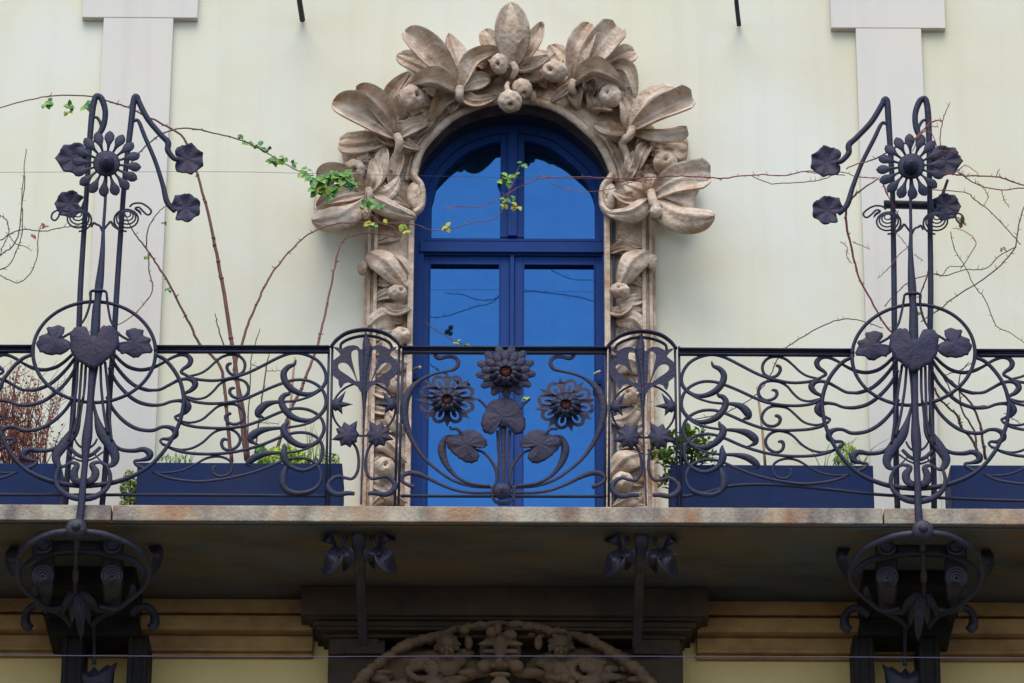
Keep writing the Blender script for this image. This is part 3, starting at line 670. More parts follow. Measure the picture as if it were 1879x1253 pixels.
    tb('twig_scroll', C1([(590,865,6),(575,830,6),(555,820,6),(538,812,7),(525,835,5)]), Y=-1.26); tb('twig_scroll', C1([(600,845,6),(620,820,6),(637,805,7),(655,830,6),(690,855,5)]), Y=-1.26)
    # leaves at the rail
    hl = C2([(380,260),(395,222),(440,205),(475,212),(478,242),(500,256),(545,256),(562,240),(555,208),(600,200),(640,230),(655,285),(632,345),(590,390),(545,420),(510,440),(470,422),(420,392),(388,345)])
    b = MB(); b.pad((171, 630), [(x, y) for x, y in hl], Y=-1.33, dome=.014, ruf=.004, rk=5, m=m, vein=.0008, smooth=3, rag=.028); b.build('heart_leaf', W_, root)
    for o_, c in (([(255,215),(300,202),(345,205),(352,240),(340,262),(385,292),(385,330),(330,358),(265,362),(220,345),(200,310),(215,262),(260,238)], (98, 625)), ([(690,225),(740,215),(785,228),(785,255),(822,270),(825,310),(838,345),(780,357),(745,380),(700,360),(655,350),(630,315),(655,292),(708,280),(690,252)], (248, 628))):
        b = MB(); b.pad(c, [(x, y) for x, y in C2(o_)], Y=-1.32, dome=.012, ruf=.005, rk=5, m=m, vein=.0008, smooth=3, rag=.035); b.build('side_leaf', W_, root)
    tb('leaf_stalk', C2([(340,268,7),(370,250,7),(405,232,7)]), Y=-1.31); tb('leaf_stalk', C2([(640,235,7),(665,258,7),(705,280,7)]), Y=-1.31)
    # hair strands and lyre
    for pts in ([(425,400,7),(420,520,7),(405,640,7),(392,740,7),(375,830,6)], [(448,410,7),(440,520,7),(432,620,7),(425,700,7),(405,790,7)], [(470,410,7),(464,520,7),(455,605,6)],
                [(550,410,7),(553,520,7),(562,620,7),(572,700,7),(590,790,7)], [(575,400,7),(587,520,7),(598,640,7),(602,740,7),(612,830,6)], [(535,415,6),(520,500,6),(508,605,6)]):
        tb('strand', C2(pts), Y=-1.29)
    for pts in ([(455,590,6),(435,690,10),(405,780,21),(350,850,23),(308,915,19),(318,960,14),(345,972,9),(385,952,9),(422,962,12),(405,1005,17),(412,1045,17),(460,1062,13)],
                [(505,590,6),(525,690,10),(552,780,21),(600,850,23),(630,915,19),(622,955,15),(590,968,10),(545,948,9),(502,962,12),(522,1000,17),(510,1040,17),(460,1062,13)]):
        tb('lyre_blade', C2(pts), Y=-1.28, flat=.3)
    for pts in ([(408,820,5),(430,855,6),(470,875,6),(510,855,6),(532,820,5)], [(385,870,9),(420,905,10),(460,920,10),(505,905,10),(550,865,9)], [(365,890,5),(400,925,5),(455,942,6),(510,928,5),(570,888,5)], [(415,900,4),(390,940,4),(360,960,4)], [(515,900,4),(545,935,4),(580,960,4)]):
        tb('lyre_bar', C2(pts), Y=-1.275, flat=.5)
    tb('lyre_base', C2([(325,965,7),(305,1030,10),(318,1085,12),(370,1130,14),(450,1148,15),(530,1132,14),(592,1080,11),(602,1015,10),(582,965,7)]), Y=-1.285, flat=.6)
    return root
SL = standard('left iron standard with sunflower, lily pads and wire coils, its poles free of twigs', ID)
SR = standard('right iron standard with sunflower and lily pads, tangled in red twigs, crossed by a bar', mR, True)

# roller tube on the right standard
b = MB(); b.tube([(1622, 375, 8), (1675, 376, 8), (1728, 378, 8)], Y=-1.12, n=2, seg=12)
rl_ = b.build('roller_tube', M['iron_dark']); tag(rl_, 'dark horizontal tube tied across the right iron standard below its sunflower', 'tube')
b = MB(); b.tube([(1724, 374, 3), (1732, 350, 3), (1739, 330, 2.5)], Y=-1.12, n=2); b.build('crank_rod', M['iron_dark'], rl_)

# ================================================================== railing
RA = empty('balcony_railing', P(925, 925, YR), 'dark wrought iron balcony railing of whiplash scrolls with three sunflowers before the blue door', 'railing')
I = M['iron']
C3 = lambda p: T(280, 600, 3.58, p)
C4 = lambda p: T(580, 580, 3.385, p)
C5 = lambda p: T(720, 600, 3.58, p)
# rails
def rail(x0, y0, x1, y1):
    b = MB()
    for dy, r_, Y in ((2.2, 2.6, YR-.012), (7.5, 2.2, YR+.004), (12.3, 2.6, YR-.008)):
        b.tube([(x0, y0+dy, r_), (x1, y1+dy, r_)], Y=Y, n=1, flat=1.8, seg=10)
    b.build('top_rail', I, RA)
rail(-340, 632.5, 64, 633); rail(283, 633.5, 604, 634); rail(738, 635, 1112, 636); rail(1245, 638, 1568, 640); rail(1787, 640.5, 2200, 642)
for pts in ([(-340, 907), (120, 908), (300, 908), (600, 910)], [(735, 910), (1113, 911)], [(1249, 912), (1300, 903), (1340, 892), (1400, 889), (1470, 893), (1540, 900), (1620, 908), (1760, 915), (1879, 919), (2200, 925)]):
    b = MB(); b.tube(pts, 3.0, YR+.01, flat=1.2); b.build('bottom_rail', I, RA)
for (xt, xb) in ((603.5, 598), (610, 604)), ((732.5, 724.5), (740, 731)), ((1112, 1110), (1119, 1117)), ((1238.5, 1243), (1246, 1250)):
    b = MB(); yt = 636
    for a in (xt, xb): b.tube([(a[0], yt), (a[1], 929)], 2.3, YR, n=1)
    b.build('post', I, RA)
def panel(m, nm='scroll_panel'):
    arc = C2([(845,360,9),(895,382,10),(945,435,10),(985,505,10),(1005,590,10),(1000,660,10),(975,750,10),(920,855,10),(840,950,10),(745,1015,11),(610,1062,12),(460,1080,12)])
    b = MB(); b.tube(arc, Y=YR-.03, m=m, grow=True); part = b.build(nm, I, RA)
    def st(name, pts, r=2.9, Y=YR):
        b = MB(); b.tube(pts, r, Y, m=m, n=5, seg=8, flat=.7, grow=True); return b.build(name, I, part)
    def q(pts): return [(x, y) for x, y in pts]
    S_ = [
     C2([(625,358,9),(665,400,9),(710,430,10),(770,443,10),(830,433,10)])+C3([(60,240,9),(120,205,10),(180,183,11),(225,187,13),(250,215,15),(238,250,14),(198,278,11),(190,300,9),(240,325,8)]),
     C2([(605,372,9),(640,430,9),(690,490,10),(740,530,10),(800,552,10)])+C3([(0,415,10),(50,410,10),(110,380,10),(170,350,11),(225,340,12),(265,350,16),(280,380,17),(255,413,14),(215,435,10),(205,455,8)]),
     C2([(598,430,9),(630,500,9),(690,570,10),(750,615,10),(820,635,10)])+C3([(60,510,10),(120,490,10),(180,484,12),(220,498,18),(232,530,19),(210,562,14),(170,580,10),(148,590,8),(160,612,8)]),
     C2([(585,590,9),(620,660,9),(680,725,10),(750,765,10),(830,775,10)])+C3([(60,657,11),(110,658,13),(145,678,17),(148,712,17),(112,735,13),(66,735,9),(52,752,8),(75,778,8)]),
     C2([(570,780,9),(610,840,9),(660,878,10),(730,886,11),(785,878,13),(818,898,16),(812,925,14),(770,937,9),(738,942,8),(750,965,9),(800,988,10)])]
    for s_ in S_: st('strand', s_)
    MN = [
     [(190,298,9),(260,335,10),(350,350,10),(430,350,10),(500,337,10),(570,320,10),(650,290,10),(740,245,10),(840,195,10),(920,172,10),(1000,180,10),(1080,218,10),(1128,280,10),(1140,345,11),(1112,400,12),(1050,438,13),(980,438,15),(910,405,18),(868,350,18),(862,298,17),(892,262,15),(930,245,11),(942,215,4)],
     [(205,452,8),(260,485,10),(340,500,10),(420,502,10),(500,495,10),(580,480,10),(660,450,10),(760,405,10),(850,370,10),(930,348,10),(1010,350,10),(1080,380,10),(1125,430,10),(1140,500,11),(1115,560,12),(1055,608,13),(980,612,15),(910,585,18),(860,530,18),(845,480,17),(865,448,15),(893,438,12),(902,412,4)],
     [(150,600,8),(200,635,10),(280,655,10),(360,662,10),(450,665,10),(540,660,10),(620,645,10),(720,610,10),(800,575,10),(860,552,10),(930,535,10),(1010,540,10),(1080,572,10),(1118,620,10),(1125,680,11),(1095,740,12),(1045,775,14),(980,780,16),(915,750,18),(870,700,20),(862,660,18),(882,632,13),(890,608,4)],
     [(70,768,8),(130,800,10),(220,825,10),(330,834,10),(440,832,10),(540,820,10),(640,797,10),(740,765,10),(830,727,10),(900,702,10),(970,692,10),(1040,703,10),(1095,742,10),(1118,800,11),(1105,870,11),(1058,918,12),(990,942,12),(925,925,14),(880,890,17),(862,840,20),(868,795,14),(866,765,4)],
     [(0,950,8),(80,985,9),(180,1005,9),(300,1015,9),(420,1005,9),(540,985,9),(660,955,9),(770,915,9),(860,877,9),(940,860,10),(1010,866,10),(1065,893,10),(1100,940,10),(1105,1005,10),(1068,1060,12),(1000,1088,14),(930,1090,15),(875,1065,16),(855,1020,20),(862,960,18),(880,910,8)]]
    for s_ in MN: st('whiplash', C3(s_), Y=YR-.004)
    CL = [
     [(245,322,8),(310,306,8),(360,277,8),(410,232,8),(460,195,9),(520,181,9),(575,195,9),(606,238,9),(598,288,9),(560,315,10),(515,308,10),(490,275,10),(495,247,11),(520,238,8)],
     [(215,455,8),(290,472,8),(350,460,8),(400,420,8),(440,376,8),(495,346,9),(560,342,9),(610,362,9),(630,405,9),(618,445,10),(580,468,10),(530,458,10),(507,430,10),(515,405,11),(543,400,7)],
     [(160,612,8),(240,628,8),(320,610,8),(380,562,8),(430,522,8),(490,507,9),(550,511,9),(592,545,9),(603,590,9),(575,628,10),(530,638,10),(492,622,10),(480,590,11),(500,570,12),(518,572,7)],
     [(90,785,8),(180,806,8),(260,795,8),(330,757,8),(390,702,8),(440,676,9),(500,670,9),(550,692,9),(575,735,9),(558,782,10),(510,808,10),(468,798,10),(453,765,10),(465,738,11),(492,742,7)],
     [(0,955,7),(100,958,7),(200,940,7),(280,902,7),(350,864,8),(420,850,8),(480,862,8),(518,892,8),(520,938,8),(490,972,8),(432,980,8),(398,955,8),(400,925,9),(420,915,5)]]
    for s_ in CL: st('tendril', C3(s_), Y=YR+.004)
    CM = [
     [(1112,402,8),(1050,448,8),(960,480,8),(880,490,9),(800,494,13),(740,512,20),(702,548,22),(695,578,17),(718,590,9),(738,600,4)],
     [(1092,592,8),(1040,625,8),(970,647,8),(880,660,9),(780,667,13),(705,682,20),(655,715,22),(645,745,16),(672,765,8),(698,770,4)],
     [(1082,755,8),(1020,795,8),(950,817,8),(870,825,9),(780,828,13),(705,842,19),(655,868,20),(628,895,16),(640,912,9),(662,920,3)]]
    for s_ in CM: st('comma_tail', C3(s_), Y=YR-.008)
    return part
panel(ID); panel(mR); panel(ml); panel(comp(mR, ml))

def fan(m):
    b = MB()
    b.tube(C4([(92,192,11),(130,145,11),(200,102,11),(310,84,11),(420,104,11),(490,148,11),(528,192,11)]), Y=YR-.02, m=m, flat=2)
    b.tube(C4([(152,200,9),(160,168,9),(220,137,9),(310,122,9),(392,135,9),(455,165,9),(470,195,9)]), Y=YR+.005, m=m, flat=1.5)
    part = b.build('fan_panel', I, RA)
    ax = lambda y: 308-.0272*(y-100)
    mm = lambda pts: [(2*ax(p[1])-p[0],)+tuple(p[1:]) for p in pts]
    def st(name, pts, Y=YR, flat=.5, both=True, **k):
        b = MB(); b.tube(C4(pts), Y=Y, m=m, flat=flat, **k)
        if both: b.tube(C4(mm(pts)), Y=Y, m=m, flat=flat, **k)
        return b.build(name, M['iron_warm'], part)
    rt_ = [(322,470),(338,442),(366,424),(400,412),(424,420),(436,442),(447,450),(458,425),(462,396),(490,376),(507,345),(509,305),(497,272),(472,252),(458,240),(470,222),(490,207),(505,190),(478,193),(452,204),(432,192),(408,182),(375,180),(350,188),(335,205)]
    ol = rt_+mm(rt_)[::-1]
    hA = [(350,218),(370,210),(388,226),(386,262),(370,318),(348,385),(336,410),(330,400),(336,340),(344,280)]
    hB = [(440,290),(463,298),(466,320),(446,342),(405,368),(368,394),(350,404),(362,372),(388,325),(412,298)]
    sm = lambda h: C4(cr_closed(h, 3))
    b = MB(); b.plate(C4(ol), [sm(hA), sm(hB), sm(mm(hA)), sm(mm(hB))], Y=YR-.012, th=.012, m=m); b.build('palmette', M['iron_warm'], part, smooth=False, bevel=.002)
    st('palmette_stalk', [(300,430,24),(300,490,18),(299,540,12),(298,600,9),(295,700,7)], both=False)
    st('spear', [(308,98,2),(310,130,13),(314,175,26),(318,200,29),(313,270,19),(305,360,12),(299,450,10),(299,600,6),(294,760,6),(290,900,7),(284,1010,6),(279,1168,6)], Y=YR-.012, both=False)
    st('cross_bar', [(250,409,4),(305,406,4),(362,410,4)], both=False)
    b = MB(); pts = [(297+196*math.cos(a)-.0272*165*math.sin(a), 578+166*math.sin(a)) for a in [2*math.pi*i/36 for i in range(37)]]
    b.tube(C4([(x, y, 7) for x, y in pts]), Y=YR+.01, m=m, n=2); b.build('hoop', I, part)
    st('stem_scroll', [(352,785,8),(322,830,9),(308,900,9),(312,965,10),(340,1008,10),(385,1005,11),(430,995,12),(470,1015,15),(490,1052,18),(470,1090,20),(425,1108,18),(370,1100,16),(322,1102,13)], flat=.6)
    for c, tips, r0 in (((462,548), [(410,463),(360,548),(424,612),(470,592),(500,550),(480,510)], 37), ((385,738), [(330,648),(412,655),(462,698),(484,768),(425,808),(365,818),(325,785),(312,735)], 62)):
        for s_ in (0, 1):
            tp = tips if not s_ else mm(tips); cc = c if not s_ else mm([c])[0]
            tp = sorted(tp, key=lambda q: math.atan2(q[1]-cc[1], q[0]-cc[0])); ol = []
            for i in range(len(tp)):
                a, n_ = tp[i], tp[(i+1) % len(tp)]
                a0 = math.atan2(a[1]-cc[1], a[0]-cc[0]); a1 = math.atan2(n_[1]-cc[1], n_[0]-cc[0])
                if a1 < a0: a1 += 2*math.pi
                md = (a0+a1)/2; ol.append(a)
                ol.append(((a[0]+cc[0]+math.cos(md)*r0)/2*1.0, (a[1]+cc[1]+math.sin(md)*r0)/2)); ol.append((cc[0]+math.cos(md)*r0, cc[1]+math.sin(md)*r0)); ol.append(((n_[0]+cc[0]+math.cos(md)*r0)/2, (n_[1]+cc[1]+math.sin(md)*r0)/2))
            b = MB(); b.pad(C4([cc])[0], C4(ol), Y=YR-.03, dome=.02, m=m, smooth=1, rings=5); b.build('star_leaf', M['iron_warm'], part)
    return part
fan(ID); fan(lambda x, y: (1848-x, y+3))

# centre panel
axc = lambda y: 735-.0088*(y-280)
mc = lambda pts: [(2*axc(p[1])-p[0],)+tuple(p[1:]) for p in pts]
def cst(name, pts, Y=YR, flat=.6, both=True, mt=None):
    for k in ((0, 1) if both else (0,)):
        b = MB(); b.tube(C5(mc(pts) if k else pts), Y=Y, flat=flat, grow=True); b.build(name, mt or M['iron_warm'], RA)
cst('oval_scroll', [(320,148,4),(292,165,9),(282,188,12),(310,205,13),(360,196,11),(408,200,12),(433,232,12),(413,272,12),(360,290,9),(280,307,9),(200,340,11),(132,395,17),(90,470,21),(78,560,21),(97,660,17),(140,760,13),(210,862,10),(300,942,9),(400,1008,9),(520,1045,9),(640,1052,9),(735,1052,9)])
cst('lower_scroll', [(145,1050,14),(100,1036,11),(64,1010,11),(68,978,13),(112,958,15),(170,965,15),(230,990,12),(320,1035,10),(420,1072,9),(520,1087,9),(660,1087,9),(730,1087,9)])
cst('crescent_scroll', [(400,712,4),(352,726,13),(325,790,21),(336,862,19),(372,930,14),(432,990,10),(520,1030,9),(640,1043,9)], Y=YR-.006)
cst('leaf_stem', [(545,806,8),(600,826,8),(650,880,9),(683,950,9),(684,1010,9),(660,1060,8),(655,1105,8),(680,1148,10),(730,1162,10)], Y=YR-.012)
cst('stalk', [(690,680,8),(694,780,8),(700,870,8),(690,960,8),(684,1010,8)], Y=YR-.006)
cst('central_stalk', [(728,650,18),(728,720,14),(730,820,11),(731,1050,10)], Y=YR-.012, both=False)
cst('flower_stem', [(562,472,8),(600,505,8),(640,560,8)], Y=YR)
b = MB(); b.ell(P(720+722/3.58, 600+1080/3.58, YR-.03), (.05, .03, .05), Vector((0, -1, 0)), -.3, .35); b.build('rivet_boss', M['iron_warm'], RA)
def sunflower(cx, cy, R_, kind, a0):
    px, py = 720+cx/3.58, 600+cy/3.58; r_ = R_/3.58; Y0 = YR-.03; ra = .88
    b = MB(); rn = random.Random(int(cx))
    if kind:      # plate pierced by eight loops: petals drawn as loops round an open slot
        n = 8; ol = []; hs = []
        def pt(rr, an): return (px+math.cos(an)*r_*rr, py+math.sin(an)*r_*rr*ra)
        for i in range(n):
            a = a0+2*math.pi*i/n
            for rr, da in ((.93, -.2), (.985, -.1), (1.0, 0), (.985, .1), (.93, .2), (.86, .27)): ol.append(pt(rr, a+da))
            ol += [pt(.93, a+.33), pt(1.10, a+math.pi/n), pt(.93, a+2*math.pi/n-.33), pt(.86, a+2*math.pi/n-.27)]
            u = [(.50, -.20), (.66, -.22), (.80, -.15), (.87, 0), (.80, .15), (.66, .22), (.50, .20)]; v_ = [(.50, .12), (.64, .125), (.735, .07), (.765, 0), (.735, -.07), (.64, -.125), (.50, -.12)]
            hs.append([pt(rr, a+da) for rr, da in u+v_])
        b.plate(ol, hs, Y=Y0, th=.008, dome=lambda x, y: .012*math.cos(3*math.hypot(x-px, (y-py)/ra)/r_))
    else:
        for n, rr, hw, da, dy in ((13, 1.0, .15, 0, 0), (13, .80, .13, math.pi/13, .010)):
            for i in range(n):
                a = a0+da+2*math.pi*i/n; c, s_ = math.cos(a), math.sin(a)
                b.blade([(px+c*r_*.32, py+s_*r_*.32*ra), (px+c*r_*.66*rr, py+s_*r_*.66*rr*ra), (px+c*r_*rr, py+s_*r_*rr*ra)], r_*hw, [Y0-dy, Y0-dy-.010, Y0-dy-.002], cup=-.005, rib=.004, th=.006, ns=9, nu=6, prof=lambda t: .18+.82*math.sin(math.pi*min(1, t*.8))**1.5 if t < .8 else max(.05, (1-((t-.8)/.2)**2)**.5*.77))
    f = b.build('sunflower', M['iron_warm'], RA)
    b = MB(); n = 11; ki = .82 if kind else .86
    for i in range(n):
        a = a0+2*math.pi*i/n; c, s_ = math.cos(a), math.sin(a); k = S(Y0)
        ctr = P(px+c*r_*.33, py+s_*r_*.33*ra, Y0-.04)
        b.blade([(px+c*r_*.54*ki, py+s_*r_*.54*ki*ra), (px+c*r_*.44*ki, py+s_*r_*.44*ki*ra), (px+c*r_*.24*ki, py+s_*r_*.24*ki*ra)], r_*.135, [Y0-.01, Y0-.075, Y0-.085], cup=-.018, th=.012, ns=8, nu=6, prof=lambda t: .8+.2*math.sin(math.pi*t))
    b.build('inner_petal', M['iron'], f)
    b = MB(); b.ell(P(px, py, Y0-.03), (.042, .035, .038), Vector((0, -1, 0)), .25, .4, lump=.08); b.build('seed_head', M['rust'], f)
sunflower(360, 475, 192, 1, .39); sunflower(1140, 508, 192, 1, .2); sunflower(745, 290, 200, 0, .1)
def clf(pts, c, both, Y=YR-.035):
    for k in ((0, 1) if both else (0,)):
        pp = mc(pts) if k else pts; cc = mc([c])[0] if k else c
        b = MB(); b.pad(C5([cc])[0], C5(pp), Y=Y, dome=.014, ruf=.005, rk=6, vein=.0012, smooth=4, rings=7, rag=.02); b.build('lily_leaf', M['iron_warm'], RA)
clf([(640,492),(700,470),(765,465),(820,498),(852,560),(876,622),(862,688),(812,708),(780,680),(765,658),(700,658),(680,680),(655,704),(602,690),(582,625),(605,560)], (730, 590), False)
clf([(440,700),(480,678),(530,675),(580,700),(618,745),(622,782),(582,797),(548,798),(572,845),(550,885),(505,896),(450,872),(400,832),(362,790),(352,742),(385,715)], (490, 770), True)
cst('leaf_curl', [(378,652,7),(388,670,8),(420,668,9),(448,690,10),(470,715,6)], Y=YR-.04)

# ================================================================== brackets under the slab
CB = lambda p: T(0, 910, 3.653, p)
def big_bracket(label, m):
    root = empty('iron_bracket', P(*m(140, 970), -1.1), label, 'bracket', 'iron cage brackets under the balcony slab')
    I = M['iron_dark']
    def tb(name, pts, flat=.6, **k):
        b = MB(); b.tube(CB(pts), m=m, flat=flat, **k); return b.build(name, I, root)
    b = MB(); q = P(*m(140, 970), -1.31); b.ell(q, (.062, .03, .062), Vector((0, -1, 0)), 0, .3); b.ell(q-Vector((0, .02, 0)), (.028, .03, .028)); b.tubew([q-Vector((0,.005,0))+Vector((math.cos(a)*.052, 0, math.sin(a)*.052)) for a in [2*math.pi*i/24 for i in range(25)]], [.009]*25, 6); b.build('boss', I, root)
    tb('hoop', [(110,440,18,-1.0),(140,385,21,-1.1),(200,320,23,-1.18),(320,258,23,-1.24),(450,238,23,-1.28),(570,240,23,-1.28),(720,262,23,-1.24),(880,330,23,-1.18),(965,410,21,-1.1),(1000,500,18,-1.0)])
    tb('inner_hoop', [(128,540,20,-.95),(190,455,22,-1.0),(290,395,20,-1.05),(430,372,14,-1.05),(580,372,14,-1.05),(720,385,20,-1.05),(880,430,24,-1.0),(985,530,20,-.95)])
    tb('side_hoop', [(125,430,14,-1.05),(118,520,15,-.98),(150,610,16,-.9),(230,690,18,-.8),(330,755,20,-.7),(430,740,16,-.68)])
    tb('side_hoop', [(995,450,14,-1.05),(1000,540,15,-.98),(960,620,16,-.9),(880,690,18,-.8),(780,755,20,-.7),(660,740,16,-.68)])
    tb('centre_rib', [(515,270,16,-1.25),(513,350,20,-1.18),(508,480,24,-1.0),(505,600,22,-.85),(515,700,24,-.7),(530,850,20,-.55),(545,960,6,-.5)])
    for x0, x1 in ((218, 365), (680, 828)):
        b = MB(); xs = m((x0+x1)/2/3.653, 1020)[0]; k = S(-1); hw_ = (x1-x0)/2/3.653*k; c = P(xs, 910+250/3.653, -1.05)
        zz = [P(xs, 910+v/3.653, Y_).z for v, Y_ in ((290, -1.05), (560, -.95), (760, -.7))]
        b.tube([(((x0+x1)/2)/3.653, 910+v/3.653, (x1-x0)/2/3.653*w_, Y_) for v, Y_, w_ in ((270, -1.02, 1), (400, -.98, 1), (520, -.92, 1), (640, -.8, .9), (760, -.62, .7))], m=m, flat=.15, seg=8, wx=True)
        b.build('strap', I, root)
        xc = (x0+x1)/2
        b = MB(); N = 60; pts = []
        for i in range(N+1):
            t = i/N; a = math.pi*.5+t*4.2*2*math.pi; rr = 76*(1-t*.88); pts.append((xc+math.cos(a)*rr, 530+t*18+math.sin(a)*rr*.95, 8-2*t, -1.04-.06*t))
        b.tube(CB(pts), m=m, n=1, seg=6); b.build('strap_coil', I, root)
        b = MB(); b.ell(P(*m(xc/3.653, 910+330/3.653), -1.12), (.04, .03, .035)); q = P(*m(xc/3.653, 910+335/3.653), -1.12)
        b.tubew([q+Vector((math.cos(a)*.045, 0, math.sin(a)*.04)) for a in [2*math.pi*i/20 for i in range(21)]], [.009]*21, 6); b.build('bolt_boss', I, root)
        b = MB(); yy = 225; b.tube([((xc-78)/3.653, 910+yy/3.653, 4.2), ((xc+78)/3.653, 910+yy/3.653, 4.2)], Y=-1.05, m=m, n=1, seg=10); b.build('tie_bar', I, root)
    b = MB(); b.tube(CB([(370,350,55,-1.0),(520,345,55,-1.0),(680,350,55,-1.0)]), m=m, n=2, flat=.06, seg=8); b.build('back_plate', I, root)
    # palmette
    b = MB()
    for tip, hw in (((545,960), 20), ((600,860), 16), ((480,850), 16), ((660,790), 16), ((415,800), 16)):
        pp = CB([(520,640), ((520+tip[0])/2+(tip[0]-530)*.2, (640+tip[1])/2), tip]); b.blade(pp, hw/2.2, [-.78, -.74, -.62], cup=.015, rib=.01, th=.015, m=m)
    b.build('palmette', I, root)
    for pts in ([(470,640,12,-.75),(440,720,18,-.7),(370,765,22,-.66),(300,740,20,-.66),(262,700,14,-.7)], [(560,640,12,-.75),(600,720,18,-.7),(670,765,22,-.66),(740,740,20,-.66),(790,700,14,-.7)],
                [(330,770,30,-.5),(280,740,30,-.5),(215,745,28,-.5),(175,790,26,-.5),(175,860,34,-.5),(205,890,30,-.5)], [(870,790,30,-.5),(920,750,30,-.5),(985,745,28,-.5),(1030,790,26,-.5),(1035,860,34,-.5),(1000,890,30,-.5)]):
        tb('volute', pts, flat=.8)
    # side leaves in shadow
    b = MB(); b.blade(CB([(110,330), (70,430), (95,545)]), 11, [-.9, -.95, -.85], cup=.02, th=.01, m=m); b.build('shadow_leaf', I, root); b = MB(); b.blade(CB([(1000,300), (1060,400), (1010,545)]), 11, [-.9, -.95, -.85], cup=.02, th=.01, m=m); b.build('shadow_leaf', I, root)
    def mbox(name, x0, x1, y0, y1, Yf, Yb, bev=.01):
        xa, xb = m(x0/3.653, 1000)[0], m(x1/3.653, 1000)[0]; b = MB(); hbox(b, min(xa, xb), max(xa, xb), 910+y0/3.653, 910+y1/3.653, Yf, Yb); b.build(name, M['console'], root, smooth=False, bevel=bev)
    mbox('console_block', 225, 905, 432, 600, -.62, -.02); mbox('console_body', 285, 915, 600.5, 800, -.42, -.02); mbox('console_neck', 318, 925, 800.5, 930, -.37, -.02); mbox('console_leg', 335, 480, 930.5, 2600, -.32, -.02); mbox('console_leg', 785, 928, 930.5, 2600, -.32, -.02)
    for x0, x1 in ((345, 370), (445, 470), (795, 820), (893, 918)): mbox('console_fillet', x0, x1, 935, 2600, -.335, -.3205, .004)
    for pts in ([(235,600,20,-.85),(255,680,26,-.75),(330,740,30,-.6),(430,800,26,-.5),(480,870,18,-.44)], [(895,600,20,-.85),(870,680,26,-.75),(800,740,30,-.6),(690,800,26,-.5),(610,870,18,-.44)]): tb('cheek_scroll', pts, flat=.7)
    tb('drop_bar', [(630,860,14,-.42),(632,1000,13,-.32),(632,1130,12,-.28)])
    b = MB(); ol = CB([(480,1140),(520,1165),(560,1150),(600,1180),(630,1140),(660,1175),(720,1130),(740,1140),(790,1110),(770,1170),(760,1260),(700,1300),(560,1300),(500,1250)])
    b.pad(CB([(630,1220)])[0], ol, Y=-.28, dome=.04, m=m, smooth=1); b.build('spiked_leaf', I, root)
    return root
big_bracket('iron cage bracket with palmette under the left standard, in deep shade', ID)
big_bracket('iron cage bracket with palmette under the right standard, in deep shade', lambda x, y: (1833.5-x, y+3))
CC = lambda p: T(530, 910, 3.652, p)
def small_bracket(label, m):
    root = empty('strap_bracket', P(*m(660, 975), -1.1), label, 'bracket', 'strap brackets with iron leaves under the slab')
    I = M['iron_dark']
    b = MB(); b.tube(CC([(468,212,44,-1.12),(468,235,46,-1.14),(466,300,44,-1.13),(468,380,42,-1.08),(472,460,40,-1.0),(478,520,34,-.9),(484,640,32,-.78),(490,760,32,-.6),(494,900,32,-.44),(498,1000,32,-.36)]), m=m, flat=.3, seg=10, wx=True); b.build('strap', I, root)
    for arm, bl in (([(245,240,9),(320,224,13),(368,255,15),(372,300,14),(340,345,10)], ([(320,330),(262,290),(232,300)],30,[(322,335),(290,430),(225,515)],52,[(335,340),(385,410),(360,500)],42)),
                    ([(700,225,9),(630,212,13),(572,245,15),(562,292,14),(590,340,10)], ([(600,340),(655,280),(708,285)],34,[(605,350),(650,430),(725,510)],52,[(598,350),(560,400),(580,480)],42))):
        b = MB(); b.tube(CC(arm), Y=-1.10, m=m, flat=.6); b.build('curled_arm', I, root)
        for i in range(3):
            b = MB(); b.blade(CC(bl[2*i]), bl[2*i+1]/3.652*1.3, [-1.08, -1.14, -1.04+.03*i], cup=.03, rib=.01, th=.01, m=m, ns=14, nu=12, wave=.012, wf=1.6, prof=rnd_tip); b.build('iron_leaf', I, root)
small_bracket('iron strap bracket flanked by curled leaves, under the left fan panel', ID)
small_bracket('iron strap bracket flanked by curled leaves, under the right fan panel', lambda x, y: (1835-x, y+3))

# ================================================================== rods, wires
for pts, lab in (([(541, -70, 5.2, -.5), (548, -10, 5.2, -.25), (555, 37, 5.5, -.02)], 'black iron rod end reaching the wall above the left of the leaf arch'), ([(1346, -70, 4.4, -.5), (1351, 0, 4.4, -.22), (1356, 46, 4.6, -.02)], 'black iron rod end reaching the wall above the right of the leaf arch')):
    b = MB(); b.tube(pts, seg=10); tag(b.build('iron_rod', M['iron_dark']), lab, 'iron rod', 'iron rods above the door')
b = MB(); b.tube([(-900, 1199, 1.0), (0, 1202.5, 1.0), (480, 1205, 1.0), (940, 1204, 1.0), (1500, 1205.5, 1.0), (1879, 1208, 1.0), (2700, 1215, 1.0)], Y=-3.0, n=4, seg=6); tag(b.build('street_cable', M['wire']), 'thin blue grey cable strung across the street below the balcony', 'cable')
b = MB(); b.tube([(-300, 318, .4), (0, 316, .4), (400, 315, .4), (560, 318, .4), (900, 325, .4), (1300, 331, .4)], Y=-.6, n=4, seg=5); tag(b.build('training_wire', M['wire']), 'hair thin wire running past the leaf arch above the railing', 'wire')

